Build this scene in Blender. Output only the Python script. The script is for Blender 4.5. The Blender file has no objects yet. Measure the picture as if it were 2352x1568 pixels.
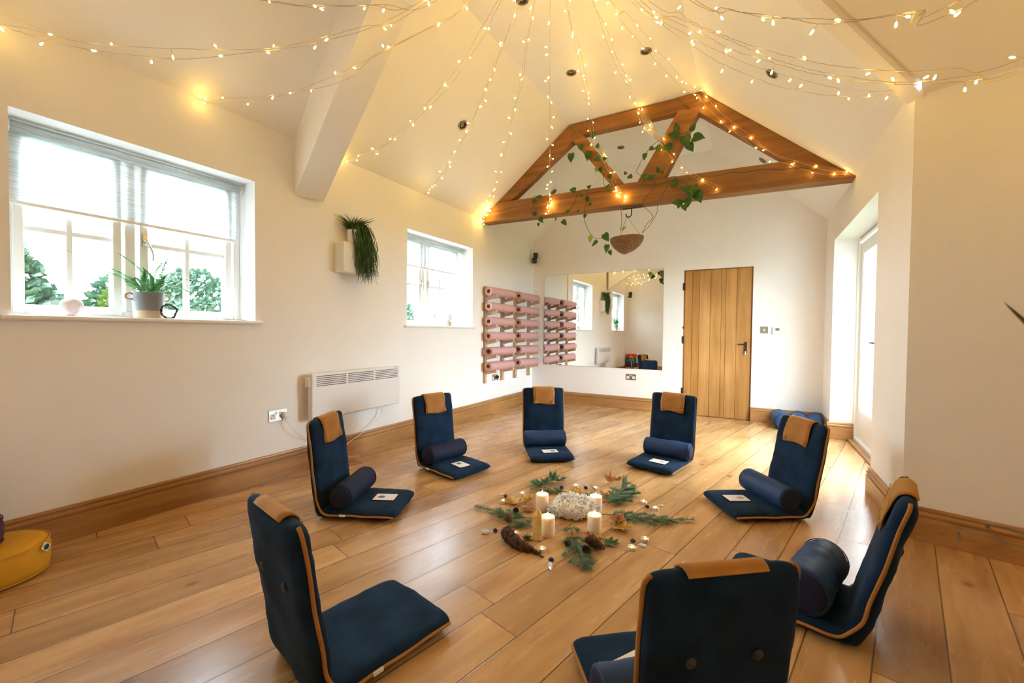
import bpy, math, random
from mathutils import Vector, Matrix, noise
PI = math.pi
R = math.radians
sc = bpy.context.scene
col = sc.collection

# ------------------------------------------------------------------ camera, sky, exposure
def cam_matrix(yaw, pitch, roll, loc):
    c, s = math.cos, math.sin
    Rr = Matrix(((c(roll), 0, s(roll)), (0, 1, 0), (-s(roll), 0, c(roll))))
    Rp = Matrix(((1, 0, 0), (0, c(pitch), -s(pitch)), (0, s(pitch), c(pitch))))
    Ry = Matrix(((c(yaw), -s(yaw), 0), (s(yaw), c(yaw), 0), (0, 0, 1)))
    M = Ry @ Rp @ Rr
    right, fwd, up = M.col[0], M.col[1], M.col[2]
    m = Matrix.Identity(4)
    for i in range(3):
        m[i][0], m[i][1], m[i][2], m[i][3] = right[i], up[i], -fwd[i], loc[i]
    return m, M
CAM = Vector((0, 0, 1.12))
FPX = 965.0
CM, CR = cam_matrix(R(29.62), R(-1.334), R(-0.543), CAM)
cd = bpy.data.cameras.new('camera')
cam = bpy.data.objects.new('camera', cd)
col.objects.link(cam)
cam.matrix_world = CM
cd.sensor_width = 36
cd.lens = FPX / 2352 * 36
cd.clip_start = 0.05
cd.dof.use_dof = True
cd.dof.focus_distance = 3.2
cd.dof.aperture_fstop = 5.6
sc.camera = cam
sc.view_settings.view_transform = 'Standard'
sc.view_settings.look = 'None'
sc.view_settings.gamma = 1
sc.view_settings.use_curve_mapping = False
sc.view_settings.exposure = 2.2
sc.cycles.use_denoising = True
sc.cycles.max_bounces = 14
sc.cycles.diffuse_bounces = 8
sc.cycles.transparent_max_bounces = 16
sc.cycles.sample_clamp_indirect = 4
sc.cycles.caustics_reflective = False
sc.cycles.caustics_refractive = False
w = bpy.data.worlds.new('overcast_sky'); sc.world = w; w.use_nodes = True
bg = w.node_tree.nodes['Background']
bg.inputs[0].default_value = (0.74, 0.86, 1.0, 1)
bg.inputs[1].default_value = 8.0
BULB_GLOW = 18.0

def ray(u, v):
    return CR @ Vector((u - 1176, FPX, 784 - v))
def on_z(u, v, z=0.0):
    d = ray(u, v); return CAM + d * ((z - CAM.z) / d.z)
def on_x(u, v, x):
    d = ray(u, v); return CAM + d * (x / d.x)
def on_y(u, v, y):
    d = ray(u, v); return CAM + d * (y / d.y)
def on_vplane(u, v, p, q):          # vertical plane through two points
    n = Vector((q[1] - p[1], p[0] - q[0], 0)); d = ray(u, v)
    return CAM + d * ((Vector(p) - CAM).dot(n) / d.dot(n))

def portal(loc, rot, sx, sy):
    l = bpy.data.lights.new('sky_portal', 'AREA'); l.shape = 'RECTANGLE'; l.size = sx; l.size_y = sy
    l.cycles.is_portal = True
    o = bpy.data.objects.new('sky_portal', l); col.objects.link(o); o.location = loc; o.rotation_euler = rot
    return o
XL, XR, YF = -3.117, 0.758, 6.198
portal((XL - .42, 1.15, 1.68), (0, R(-90), 0), 1.15, 1.3)
portal((XL - .42, 3.85, 1.68), (0, R(-90), 0), 1.15, 1.3)
portal((XR + .42, 4.75, 1.07), (0, R(90), 0), 2.3, 2.0)

# ------------------------------------------------------------------ materials
def new_mat(name):
    m = bpy.data.materials.new(name); m.use_nodes = True
    nt = m.node_tree; b = nt.nodes['Principled BSDF']
    return m, nt, b
def N(nt, t, **k):
    n = nt.nodes.new(t)
    for a, v in k.items(): setattr(n, a, v)
    return n
def ramp(nt, stops):
    r = N(nt, 'ShaderNodeValToRGB')
    els = r.color_ramp.elements
    while len(els) < len(stops): els.new(0.5)
    for e, (p, c) in zip(els, stops): e.position = p; e.color = (*c, 1)
    return r
def simple(name, c, rough=.5, metal=0, noise_amt=.06, scale=30, bump=0, sheen=0, spec=.5, sub=0, coat=0):
    m, nt, b = new_mat(name)
    tc = N(nt, 'ShaderNodeTexCoord'); nz = N(nt, 'ShaderNodeTexNoise'); nz.inputs['Scale'].default_value = scale
    nz.inputs['Detail'].default_value = 4
    nt.links.new(tc.outputs['Object'], nz.inputs['Vector'])
    r = ramp(nt, [(.3, tuple(x * (1 - noise_amt) for x in c)), (.7, tuple(min(1, x * (1 + noise_amt)) for x in c))])
    nt.links.new(nz.outputs['Fac'], r.inputs[0]); nt.links.new(r.outputs[0], b.inputs['Base Color'])
    b.inputs['Roughness'].default_value = rough; b.inputs['Metallic'].default_value = metal
    b.inputs['Specular IOR Level'].default_value = spec
    if sheen:
        b.inputs['Sheen Weight'].default_value = sheen; b.inputs['Sheen Roughness'].default_value = .4
        b.inputs['Sheen Tint'].default_value = (min(1, c[0] * 6 + .1), min(1, c[1] * 6 + .1), min(1, c[2] * 4 + .15), 1)
    if sub: b.inputs['Subsurface Weight'].default_value = sub; b.inputs['Subsurface Radius'].default_value = (.02, .012, .006); b.inputs['Subsurface Scale'].default_value = 1
    if coat: b.inputs['Coat Weight'].default_value = coat
    if bump:
        bp = N(nt, 'ShaderNodeBump'); bp.inputs['Strength'].default_value = bump; bp.inputs['Distance'].default_value = .004
        nt.links.new(nz.outputs['Fac'], bp.inputs['Height']); nt.links.new(bp.outputs[0], b.inputs['Normal'])
    return m
def wood(name, dark, mid, light, along='X', scale=6, stretch=14, rough=.45, knots=0, coat=0, tone=None):
    m, nt, b = new_mat(name)
    tc = N(nt, 'ShaderNodeTexCoord'); mp = N(nt, 'ShaderNodeMapping')
    s = [scale * stretch / 4] * 3; s['XYZ'.index(along)] = scale / 5
    mp.inputs['Scale'].default_value = s
    nt.links.new(tc.outputs['Object'], mp.inputs['Vector'])
    n1 = N(nt, 'ShaderNodeTexNoise'); n1.inputs['Scale'].default_value = 1; n1.inputs['Detail'].default_value = 8; n1.inputs['Roughness'].default_value = .6
    n1.inputs['Distortion'].default_value = .6
    nt.links.new(mp.outputs[0], n1.inputs['Vector'])
    r = ramp(nt, [(.3, dark), (.5, mid), (.72, light)])
    nt.links.new(n1.outputs['Fac'], r.inputs[0])
    out = r.outputs[0]
    n2 = N(nt, 'ShaderNodeTexNoise'); n2.inputs['Scale'].default_value = 1.3; n2.inputs['Detail'].default_value = 2
    nt.links.new(tc.outputs['Object'], n2.inputs['Vector'])
    r2 = ramp(nt, [(.35, (.78, .74, .7)), (.65, (1.08, 1.06, 1.04))])
    nt.links.new(n2.outputs['Fac'], r2.inputs[0])
    mx = N(nt, 'ShaderNodeMixRGB', blend_type='MULTIPLY'); mx.inputs[0].default_value = 1
    nt.links.new(out, mx.inputs[1]); nt.links.new(r2.outputs[0], mx.inputs[2]); out = mx.outputs[0]
    if tone:
        at = N(nt, 'ShaderNodeAttribute'); at.attribute_name = 'tone'
        mx2 = N(nt, 'ShaderNodeMixRGB', blend_type='MULTIPLY'); mx2.inputs[0].default_value = 1
        nt.links.new(out, mx2.inputs[1]); nt.links.new(at.outputs['Color'], mx2.inputs[2]); out = mx2.outputs[0]
    nt.links.new(out, b.inputs['Base Color'])
    b.inputs['Roughness'].default_value = rough
    if coat: b.inputs['Coat Weight'].default_value = coat; b.inputs['Coat Roughness'].default_value = .2
    bp = N(nt, 'ShaderNodeBump'); bp.inputs['Strength'].default_value = .12; bp.inputs['Distance'].default_value = .003
    nt.links.new(n1.outputs['Fac'], bp.inputs['Height']); nt.links.new(bp.outputs[0], b.inputs['Normal'])
    return m
def emit(name, c, s):
    m, nt, b = new_mat(name)
    b.inputs['Base Color'].default_value = (*c, 1)
    b.inputs['Emission Color'].default_value = (*c, 1); b.inputs['Emission Strength'].default_value = s
    return m
def floor_mat():
    m, nt, b = new_mat('oak_boards')
    tc = N(nt, 'ShaderNodeTexCoord')
    sep = N(nt, 'ShaderNodeSeparateXYZ'); nt.links.new(tc.outputs['Object'], sep.inputs[0])
    def mt(op, a, bb=None, c=None):
        n = N(nt, 'ShaderNodeMath', operation=op)
        for i, x in enumerate((a, bb, c)):
            if x is None: continue
            if isinstance(x, (int, float)): n.inputs[i].default_value = x
            else: nt.links.new(x, n.inputs[i])
        return n.outputs[0]
    W_, L_ = .1915, 1.9
    v = mt('DIVIDE', mt('ADD', sep.outputs[0], .83 + 40 * W_), W_)       # x across boards, y along
    row = mt('FLOOR', v); fv = mt('FRACT', v)
    wn = N(nt, 'ShaderNodeTexWhiteNoise', noise_dimensions='1D'); nt.links.new(row, wn.inputs['W'])
    u = mt('DIVIDE', mt('ADD', sep.outputs[1], mt('MULTIPLY', wn.outputs['Value'], 7.3)), L_)
    pl = mt('FLOOR', u); fu = mt('FRACT', u)
    cmb = N(nt, 'ShaderNodeCombineXYZ'); nt.links.new(row, cmb.inputs[0]); nt.links.new(pl, cmb.inputs[1])
    wn2 = N(nt, 'ShaderNodeTexWhiteNoise', noise_dimensions='2D'); nt.links.new(cmb.outputs[0], wn2.inputs['Vector'])
    # grain
    mp = N(nt, 'ShaderNodeCombineXYZ')
    off = mt('MULTIPLY', wn2.outputs['Value'], 37.0)
    nt.links.new(mt('ADD', mt('MULTIPLY', sep.outputs[0], 15.0), off), mp.inputs[0])
    nt.links.new(mt('ADD', mt('MULTIPLY', sep.outputs[1], 1.6), off), mp.inputs[1]); nt.links.new(off, mp.inputs[2])
    n1 = N(nt, 'ShaderNodeTexNoise'); n1.inputs['Scale'].default_value = 1; n1.inputs['Detail'].default_value = 3.5; n1.inputs['Distortion'].default_value = .3
    nt.links.new(mp.outputs[0], n1.inputs['Vector'])
    r = ramp(nt, [(.22, (.40, .215, .085)), (.42, (.50, .29, .122)), (.6, (.56, .335, .15)), (.8, (.61, .38, .18))])
    nt.links.new(n1.outputs['Fac'], r.inputs[0])
    # broad blotches
    mp2 = N(nt, 'ShaderNodeCombineXYZ')
    nt.links.new(mt('ADD', mt('MULTIPLY', sep.outputs[0], 5.0), off), mp2.inputs[0])
    nt.links.new(mt('ADD', mt('MULTIPLY', sep.outputs[1], 1.6), off), mp2.inputs[1])
    n2 = N(nt, 'ShaderNodeTexNoise'); n2.inputs['Scale'].default_value = 1; n2.inputs['Detail'].default_value = 3
    nt.links.new(mp2.outputs[0], n2.inputs['Vector'])
    r2 = ramp(nt, [(.28, (.72, .62, .50)), (.48, (.97, .95, .92)), (.7, (1.08, 1.09, 1.1))])
    nt.links.new(n2.outputs['Fac'], r2.inputs[0])
    mx = N(nt, 'ShaderNodeMixRGB', blend_type='MULTIPLY'); mx.inputs[0].default_value = 1
    nt.links.new(r.outputs[0], mx.inputs[1]); nt.links.new(r2.outputs[0], mx.inputs[2])
    r3 = ramp(nt, [(0, (.76, .71, .66)), (.5, (.99, .98, .97)), (1, (1.16, 1.15, 1.12))]); nt.links.new(wn2.outputs['Value'], r3.inputs[0])
    mx3 = N(nt, 'ShaderNodeMixRGB', blend_type='MULTIPLY'); mx3.inputs[0].default_value = 1
    nt.links.new(mx.outputs[0], mx3.inputs[1]); nt.links.new(r3.outputs[0], mx3.inputs[2])
    # knots
    vo = N(nt, 'ShaderNodeTexVoronoi'); vo.inputs['Scale'].default_value = 1
    kc = N(nt, 'ShaderNodeCombineXYZ')
    nt.links.new(mt('MULTIPLY', sep.outputs[0], 3.4), kc.inputs[0]); nt.links.new(mt('MULTIPLY', sep.outputs[1], 2.1), kc.inputs[1])
    nt.links.new(kc.outputs[0], vo.inputs['Vector'])
    kr = ramp(nt, [(.0, (.25, .16, .1)), (.03, (.42, .3, .2)), (.09, (1, 1, 1))])
    nt.links.new(vo.outputs['Distance'], kr.inputs[0])
    mx4 = N(nt, 'ShaderNodeMixRGB', blend_type='MULTIPLY'); mx4.inputs[0].default_value = .85
    nt.links.new(mx3.outputs[0], mx4.inputs[1]); nt.links.new(kr.outputs[0], mx4.inputs[2])
    # seams
    e1 = mt('MINIMUM', mt('MULTIPLY', fv, W_), mt('MULTIPLY', mt('SUBTRACT', 1.0, fv), W_))
    e2 = mt('MINIMUM', mt('MULTIPLY', fu, L_), mt('MULTIPLY', mt('SUBTRACT', 1.0, fu), L_))
    e = mt('MINIMUM', e1, mt('ADD', e2, .0006))
    sm = N(nt, 'ShaderNodeMapRange'); sm.inputs['From Min'].default_value = .0018; sm.inputs['From Max'].default_value = .0034
    nt.links.new(e, sm.inputs['Value'])
    mx5 = N(nt, 'ShaderNodeMixRGB', blend_type='MIX')
    nt.links.new(sm.outputs[0], mx5.inputs[0]); mx5.inputs[1].default_value = (.16, .085, .04, 1); nt.links.new(mx4.outputs[0], mx5.inputs[2])
    nt.links.new(mx5.outputs[0], b.inputs['Base Color'])
    rr = ramp(nt, [(.3, (.25, .25, .25)), (.7, (.29, .29, .29))]); nt.links.new(n1.outputs['Fac'], rr.inputs[0])
    nt.links.new(rr.outputs[0], b.inputs['Roughness'])
    bp = N(nt, 'ShaderNodeBump'); bp.inputs['Strength'].default_value = .25; bp.inputs['Distance'].default_value = .0015
    nt.links.new(sm.outputs[0], bp.inputs['Height'])
    bp2 = N(nt, 'ShaderNodeBump'); bp2.inputs['Strength'].default_value = .05; bp2.inputs['Distance'].default_value = .002
    nt.links.new(n1.outputs['Fac'], bp2.inputs['Height']); nt.links.new(bp.outputs[0], bp2.inputs['Normal'])
    nt.links.new(bp2.outputs[0], b.inputs['Normal'])
    return m
def glass_mat(name='window_glass', gloss=.06):
    m = bpy.data.materials.new(name); m.use_nodes = True; nt = m.node_tree; nt.nodes.clear()
    o = N(nt, 'ShaderNodeOutputMaterial'); t = N(nt, 'ShaderNodeBsdfTransparent'); g = N(nt, 'ShaderNodeBsdfGlossy'); mx = N(nt, 'ShaderNodeMixShader')
    g.inputs['Roughness'].default_value = .02; t.inputs[0].default_value = (.96, .99, .98, 1)
    mx.inputs[0].default_value = gloss
    nt.links.new(t.outputs[0], mx.inputs[1]); nt.links.new(g.outputs[0], mx.inputs[2]); nt.links.new(mx.outputs[0], o.inputs[0])
    return m
def blind_mat():
    m = bpy.data.materials.new('blind_fabric'); m.use_nodes = True; nt = m.node_tree; nt.nodes.clear()
    o = N(nt, 'ShaderNodeOutputMaterial'); d = N(nt, 'ShaderNodeBsdfDiffuse'); t = N(nt, 'ShaderNodeBsdfTranslucent'); tr = N(nt, 'ShaderNodeBsdfTransparent')
    tc = N(nt, 'ShaderNodeTexCoord'); mp = N(nt, 'ShaderNodeMapping'); mp.inputs['Scale'].default_value = (8, 8, 260)
    nz = N(nt, 'ShaderNodeTexNoise'); nz.inputs['Scale'].default_value = 1; nz.inputs['Detail'].default_value = 3
    nt.links.new(tc.outputs['Object'], mp.inputs[0]); nt.links.new(mp.outputs[0], nz.inputs[0])
    r = ramp(nt, [(.35, (.62, .66, .66)), (.6, (.9, .92, .92))]); nt.links.new(nz.outputs['Fac'], r.inputs[0])
    nt.links.new(r.outputs[0], d.inputs[0]); nt.links.new(r.outputs[0], t.inputs[0])
    m1 = N(nt, 'ShaderNodeMixShader'); m1.inputs[0].default_value = .5; nt.links.new(d.outputs[0], m1.inputs[1]); nt.links.new(t.outputs[0], m1.inputs[2])
    m2 = N(nt, 'ShaderNodeMixShader'); m2.inputs[0].default_value = .14; nt.links.new(m1.outputs[0], m2.inputs[1]); nt.links.new(tr.outputs[0], m2.inputs[2])
    nt.links.new(m2.outputs[0], o.inputs[0])
    return m
def crystal_mat(name, c, tr=.5, rough=.12, sub=0):
    m, nt, b = new_mat(name)
    if sub: b.inputs['Subsurface Weight'].default_value = sub; b.inputs['Subsurface Radius'].default_value = (1, 1, 1); b.inputs['Subsurface Scale'].default_value = .02
    b.inputs['Base Color'].default_value = (*c, 1); b.inputs['Transmission Weight'].default_value = tr
    b.inputs['Roughness'].default_value = rough; b.inputs['IOR'].default_value = 1.45
    tc = N(nt, 'ShaderNodeTexCoord'); nz = N(nt, 'ShaderNodeTexNoise'); nz.inputs['Scale'].default_value = 40
    nt.links.new(tc.outputs['Object'], nz.inputs[0])
    r = ramp(nt, [(.3, tuple(x * .8 for x in c)), (.6, c)]); nt.links.new(nz.outputs['Fac'], r.inputs[0]); nt.links.new(r.outputs[0], b.inputs['Base Color'])
    return m
def leaf_mat(name, c, c2, trans=.35):
    m, nt, b = new_mat(name)
    tc = N(nt, 'ShaderNodeTexCoord'); nz = N(nt, 'ShaderNodeTexNoise'); nz.inputs['Scale'].default_value = 18
    nt.links.new(tc.outputs['Object'], nz.inputs[0])
    r = ramp(nt, [(.35, c), (.65, c2)]); nt.links.new(nz.outputs['Fac'], r.inputs[0]); nt.links.new(r.outputs[0], b.inputs['Base Color'])
    b.inputs['Roughness'].default_value = .45
    t = N(nt, 'ShaderNodeBsdfTranslucent'); nt.links.new(r.outputs[0], t.inputs[0])
    mx = N(nt, 'ShaderNodeMixShader'); mx.inputs[0].default_value = trans
    o = nt.nodes['Material Output']
    nt.links.new(b.outputs[0], mx.inputs[1]); nt.links.new(t.outputs[0], mx.inputs[2]); nt.links.new(mx.outputs[0], o.inputs[0])
    return m
M = {}
M['wall'] = simple('wall_paint', (.875, .855, .83), .85, noise_amt=.012, scale=3, spec=.25)
M['ceil'] = simple('ceiling_paint', (.885, .87, .845), .9, noise_amt=.01, scale=3, spec=.2)
M['white'] = simple('white_gloss_paint', (.82, .83, .82), .35, noise_amt=.01)
M['sill'] = simple('sill_paint', (.84, .82, .77), .35, noise_amt=.01)
M['floor'] = floor_mat()
OAK = ((.30, .14, .04), (.42, .21, .07), (.52, .285, .11))
M['skirt_x'] = wood('oak_skirting_x', *OAK, along='X', rough=.4)
M['skirt_y'] = wood('oak_skirting_y', *OAK, along='Y', rough=.4)
M['door'] = wood('oak_door', (.40, .195, .055), (.52, .28, .09), (.62, .36, .14), along='Z', scale=5, stretch=12, rough=.4, tone=True)
BEAM = ((.17, .065, .012), (.28, .115, .024), (.38, .17, .042))
M['beam'] = wood('oak_beam', *BEAM, along='X', scale=5, stretch=9, rough=.6)
M['pine'] = wood('pine_batten', (.46, .32, .17), (.60, .44, .26), (.70, .54, .34), along='Z', rough=.6)
M['pine_x'] = wood('pine_peg', (.50, .35, .19), (.64, .48, .29), (.76, .60, .38), along='X', rough=.6)
M['velvet'] = simple('navy_velvet', (.006, .021, .052), .85, noise_amt=.45, scale=9, bump=.3, sheen=.22, spec=.15)
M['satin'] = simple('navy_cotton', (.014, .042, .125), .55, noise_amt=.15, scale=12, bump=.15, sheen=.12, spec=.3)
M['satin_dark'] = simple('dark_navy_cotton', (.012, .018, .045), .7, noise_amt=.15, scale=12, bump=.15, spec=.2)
M['suede'] = simple('tan_suede', (.40, .175, .045), .8, noise_amt=.14, scale=14, bump=.2, sheen=.15, spec=.2)
M['dark_button'] = simple('charcoal_button', (.03, .03, .035), .5)
M['tag'] = simple('white_label', (.85, .85, .83), .6, noise_amt=.02)
M['card'] = simple('white_card', (.86, .80, .80), .5, noise_amt=.01)
M['ink'] = simple('blue_grey_print', (.10, .16, .26), .6)
M['ink2'] = simple('grey_print', (.45, .43, .45), .6)
M['pink'] = simple('pink_foam', (.62, .355, .33), .75, noise_amt=.05, scale=120, bump=.1)
M['mirror'] = simple('mirror_silver', (.93, .94, .93), .008, 1, noise_amt=0)
M['glass'] = glass_mat()
M['blind'] = blind_mat()
M['chrome'] = simple('brushed_chrome', (.62, .61, .58), .25, 1, noise_amt=.05)
M['nickel'] = simple('dark_nickel', (.26, .22, .17), .3, 1, noise_amt=.05)
M['black'] = simple('black_iron', (.012, .012, .014), .45)
M['blackpl'] = simple('black_plastic', (.02, .02, .022), .4)
M['whitepl'] = simple('white_plastic', (.80, .79, .76), .4, noise_amt=.01)
M['heater'] = simple('heater_enamel', (.78, .76, .74), .4, noise_amt=.01)
M['slot'] = simple('dark_slot', (.10, .08, .06), .8)
M['lcd'] = simple('green_grey_display', (.10, .19, .13), .3)
M['lens'] = simple('lamp_lens', (.55, .52, .46), .2)
M['grey_pot'] = simple('grey_glaze', (.20, .21, .21), .6, noise_amt=.08, scale=14)
M['clay'] = simple('bare_clay', (.52, .40, .28), .8)
M['white_pot'] = simple('white_glaze', (.82, .80, .76), .4, noise_amt=.02)
M['fern'] = leaf_mat('fern_green', (.05, .16, .05), (.12, .28, .08), .45)
M['grassy'] = leaf_mat('grass_green', (.035, .085, .022), (.10, .19, .06), .3)
M['pothos'] = leaf_mat('pothos_green', (.02, .075, .012), (.05, .15, .02), .25)
M['pothos_y'] = leaf_mat('pothos_lime', (.22, .33, .02), (.30, .42, .04), .3)
M['stem'] = simple('vine_stem', (.06, .06, .03), .7)
M['rattan'] = simple('woven_rattan', (.26, .135, .07), .8, noise_amt=.5, scale=60)
M['bulb'] = emit('warm_bulb', (1, .61, .11), BULB_GLOW)
M['wire'] = simple('clear_wire', (.55, .46, .34), .4)
M['wax'] = simple('cream_wax', (.92, .80, .66), .5, noise_amt=.01, sub=.6)
M['flame'] = emit('candle_flame', (1, .62, .22), 30)
M['alu'] = simple('aluminium_cup', (.75, .72, .68), .3, .8)
M['quartz'] = crystal_mat('white_quartz', (.95, .94, .96), .05, .15, .7)
M['clear'] = crystal_mat('clear_quartz', (.97, .97, .99), .25, .05)
M['citrine'] = crystal_mat('citrine', (1.0, .74, .28), .25, .06, .6)
M['rose'] = crystal_mat('rose_quartz', (.95, .80, .79), .2, .3)
M['sodalite'] = simple('deep_blue_stone', (.012, .014, .07), .12, coat=.4)
M['fir'] = leaf_mat('fir_needle', (.08, .16, .08), (.20, .32, .15), .25)
M['ivy'] = leaf_mat('ivy_leaf', (.02, .08, .02), (.05, .15, .035), .15)
M['autumn'] = leaf_mat('yellow_leaf', (.50, .22, .03), (.72, .46, .06), .3)
M['rust'] = leaf_mat('rust_leaf', (.36, .11, .02), (.55, .22, .04), .3)
M['bark'] = simple('fibrous_bark', (.075, .032, .016), .95, noise_amt=.6, scale=50, bump=1)
M['cone'] = simple('pine_cone', (.07, .04, .028), .6, noise_amt=.3, scale=60)
M['cone2'] = simple('spruce_cone', (.17, .10, .06), .6, noise_amt=.3, scale=60)
M['rock'] = simple('sandy_matrix', (.62, .48, .32), .8, noise_amt=.2, scale=30, bump=.4)
M['quartz_base'] = simple('milky_quartz', (.88, .83, .77), .6, noise_amt=.25, scale=14, bump=.4)
M['yellow'] = simple('mustard_cotton', (.62, .30, .012), .85, noise_amt=.05, bump=.1)
M['purple'] = simple('purple_cotton', (.07, .018, .05), .85)
M['green'] = simple('green_cotton', (.015, .20, .07), .85)
M['orange'] = simple('orange_cotton', (.62, .07, .015), .85)
M['logo'] = simple('dark_green_print', (.01, .07, .07), .6)
M['shrub'] = leaf_mat('garden_leaf', (.018, .05, .034), (.06, .12, .06), .1)
M['shrub_y'] = leaf_mat('garden_lime_leaf', (.03, .07, .005), (.07, .10, .008), .2)
M['lawn'] = simple('lawn', (.05, .09, .04), .9, noise_amt=.3, scale=4)
M['thread'] = simple('web_thread', (.5, .45, .4), .7)
M['twig'] = simple('dark_twig', (.05, .03, .03), .8)
M['spike'] = leaf_mat('spiky_leaf', (.10, .06, .03), (.18, .15, .05), .1)
M['silver'] = leaf_mat('silvery_leaf', (.30, .22, .18), (.10, .28, .12), .1)
def brick_mat():
    m, nt, b = new_mat('garden_brick')
    tc = N(nt, 'ShaderNodeTexCoord'); mp = N(nt, 'ShaderNodeMapping'); mp.inputs['Rotation'].default_value = (R(90), 0, 0)
    bt = N(nt, 'ShaderNodeTexBrick'); bt.inputs['Scale'].default_value = 4.5
    bt.inputs[1].default_value = (.30, .28, .28, 1); bt.inputs[2].default_value = (.36, .32, .31, 1); bt.inputs[3].default_value = (.5, .49, .47, 1)
    nt.links.new(tc.outputs['Object'], mp.inputs[0]); nt.links.new(mp.outputs[0], bt.inputs[0]); nt.links.new(bt.outputs[0], b.inputs['Base Color'])
    b.inputs['Roughness'].default_value = .9
    return m
M['brick'] = brick_mat()

# ------------------------------------------------------------------ mesh helpers
class MB:
    def __init__(s): s.v = []; s.f = []; s.mi = []; s.tone = None
    def add(s, vs, fs, mi=0, T=None):
        n = len(s.v)
        for p in vs:
            p = Vector(p); s.v.append(T @ p if T is not None else p)
        for f in fs: s.f.append(tuple(i + n for i in f)); s.mi.append(mi)
        return s
    def box(s, lo, hi, mi=0, T=None):
        x0, y0, z0 = lo; x1, y1, z1 = hi
        return s.add([(x0, y0, z0), (x1, y0, z0), (x1, y1, z0), (x0, y1, z0), (x0, y0, z1), (x1, y0, z1), (x1, y1, z1), (x0, y1, z1)],
                     [(0, 3, 2, 1), (4, 5, 6, 7), (0, 1, 5, 4), (1, 2, 6, 5), (2, 3, 7, 6), (3, 0, 4, 7)], mi, T)
    def prism(s, pts, off, mi=0):            # polygon (3D points) extruded by vector off
        n = len(pts); off = Vector(off)
        vs = [Vector(p) for p in pts] + [Vector(p) + off for p in pts]
        fs = [tuple(range(n))[::-1], tuple(range(n, 2 * n))] + [(i, (i + 1) % n, n + (i + 1) % n, n + i) for i in range(n)]
        return s.add(vs, fs, mi)
    def tube(s, path, r, n=6, mi=0, cap=True, closed=False):
        path = [Vector(p) for p in path]; rs = r if isinstance(r, (list, tuple)) else [r] * len(path)
        vs = []; fs = []; up = None; m = len(path)
        for i, p in enumerate(path):
            if closed: d = path[(i + 1) % m] - path[i - 1]
            else: d = path[min(i + 1, m - 1)] - path[max(i - 1, 0)]
            if d.length < 1e-9: d = Vector((0, 0, 1))
            d.normalize()
            if up is None: up = d.orthogonal().normalized()
            else:
                up = up - d * up.dot(d)
                up = up.normalized() if up.length > 1e-6 else d.orthogonal().normalized()
            b = d.cross(up)
            for k in range(n):
                a = 2 * PI * k / n; vs.append(p + (up * math.cos(a) + b * math.sin(a)) * rs[i])
        for i in range(m if closed else m - 1):
            j = (i + 1) % m
            for k in range(n):
                fs.append((i * n + k, i * n + (k + 1) % n, j * n + (k + 1) % n, j * n + k))
        if cap and not closed: fs += [tuple(range(n))[::-1], tuple(range((m - 1) * n, m * n))]
        return s.add(vs, fs, mi)
    def lathe(s, prof, n=24, mi=0, T=None, c=(0, 0, 0)):     # prof (r,z)
        vs = []; fs = []; c = Vector(c)
        for r, z in prof:
            for k in range(n): a = 2 * PI * k / n; vs.append(c + Vector((r * math.cos(a), r * math.sin(a), z)))
        for i in range(len(prof) - 1):
            for k in range(n): fs.append((i * n + k, i * n + (k + 1) % n, (i + 1) * n + (k + 1) % n, (i + 1) * n + k))
        if prof[0][0] > 1e-6: fs.append(tuple(range(n))[::-1])
        if prof[-1][0] > 1e-6: fs.append(tuple(range((len(prof) - 1) * n, len(prof) * n)))
        return s.add(vs, fs, mi, T)
    def obj(s, name, mat, parent=None, smooth=False, bevel=0, seg=2, loc=None, rot=None, link=True):
        me = bpy.data.meshes.new(name); me.from_pydata([tuple(p) for p in s.v], [], s.f); me.update()
        mats = mat if isinstance(mat, (list, tuple)) else [mat]
        for m_ in mats: me.materials.append(M[m_] if isinstance(m_, str) else m_)
        if len(mats) > 1:
            for p, i in zip(me.polygons, s.mi): p.material_index = i
        if s.tone is not None:
            at = me.color_attributes.new('tone', 'FLOAT_COLOR', 'CORNER')
            for p, t in zip(me.polygons, s.tone):
                for li in p.loop_indices: at.data[li].color = (*t, 1)
        o = bpy.data.objects.new(name, me); col.objects.link(o)
        if smooth:
            me.shade_smooth()
        if bevel:
            b = o.modifiers.new('edge', 'BEVEL'); b.width = bevel; b.segments = seg; b.limit_method = 'ANGLE'; b.angle_limit = R(40)
        if parent: o.parent = parent
        if loc is not None: o.location = loc
        if rot is not None: o.rotation_euler = rot
        return o
def smooth_by_angle(o, deg=40):
    me = o.data; me.shade_smooth()
    try: me.set_sharp_from_angle(angle=R(deg))
    except Exception: pass
    return o
def thing(name, label, cat, loc=(0, 0, 0), rz=0, group=None):
    o = bpy.data.objects.new(name, None); col.objects.link(o); o.empty_display_size = .05
    o.location = loc; o.rotation_euler = (0, 0, rz); o['label'] = label; o['category'] = cat
    if group: o['group'] = group
    return o
def tag(o, label, cat, group=None):
    o['label'] = label; o['category'] = cat
    if group: o['group'] = group
    return o
def struct(o, label=None, cat=None):
    o['kind'] = 'structure'
    if label: o['label'] = label
    if cat: o['category'] = cat
    return o
def copy_tree(o, parent=None):
    c = o.copy(); col.objects.link(c); c.parent = parent
    for ch in list(o.children): copy_tree(ch, c)
    return c
def bez(pts, n=8):                      # Catmull-Rom through points
    P = [Vector(p) for p in pts]; out = []
    P = [P[0] * 2 - P[1]] + P + [P[-1] * 2 - P[-2]]
    for i in range(1, len(P) - 2):
        for k in range(n):
            t = k / n; a, b, c, d = P[i - 1], P[i], P[i + 1], P[i + 2]
            out.append(.5 * ((2 * b) + (c - a) * t + (2 * a - 5 * b + 4 * c - d) * t * t + (3 * b - a - 3 * c + d) * t ** 3))
    out.append(P[-2]); return out
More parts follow.
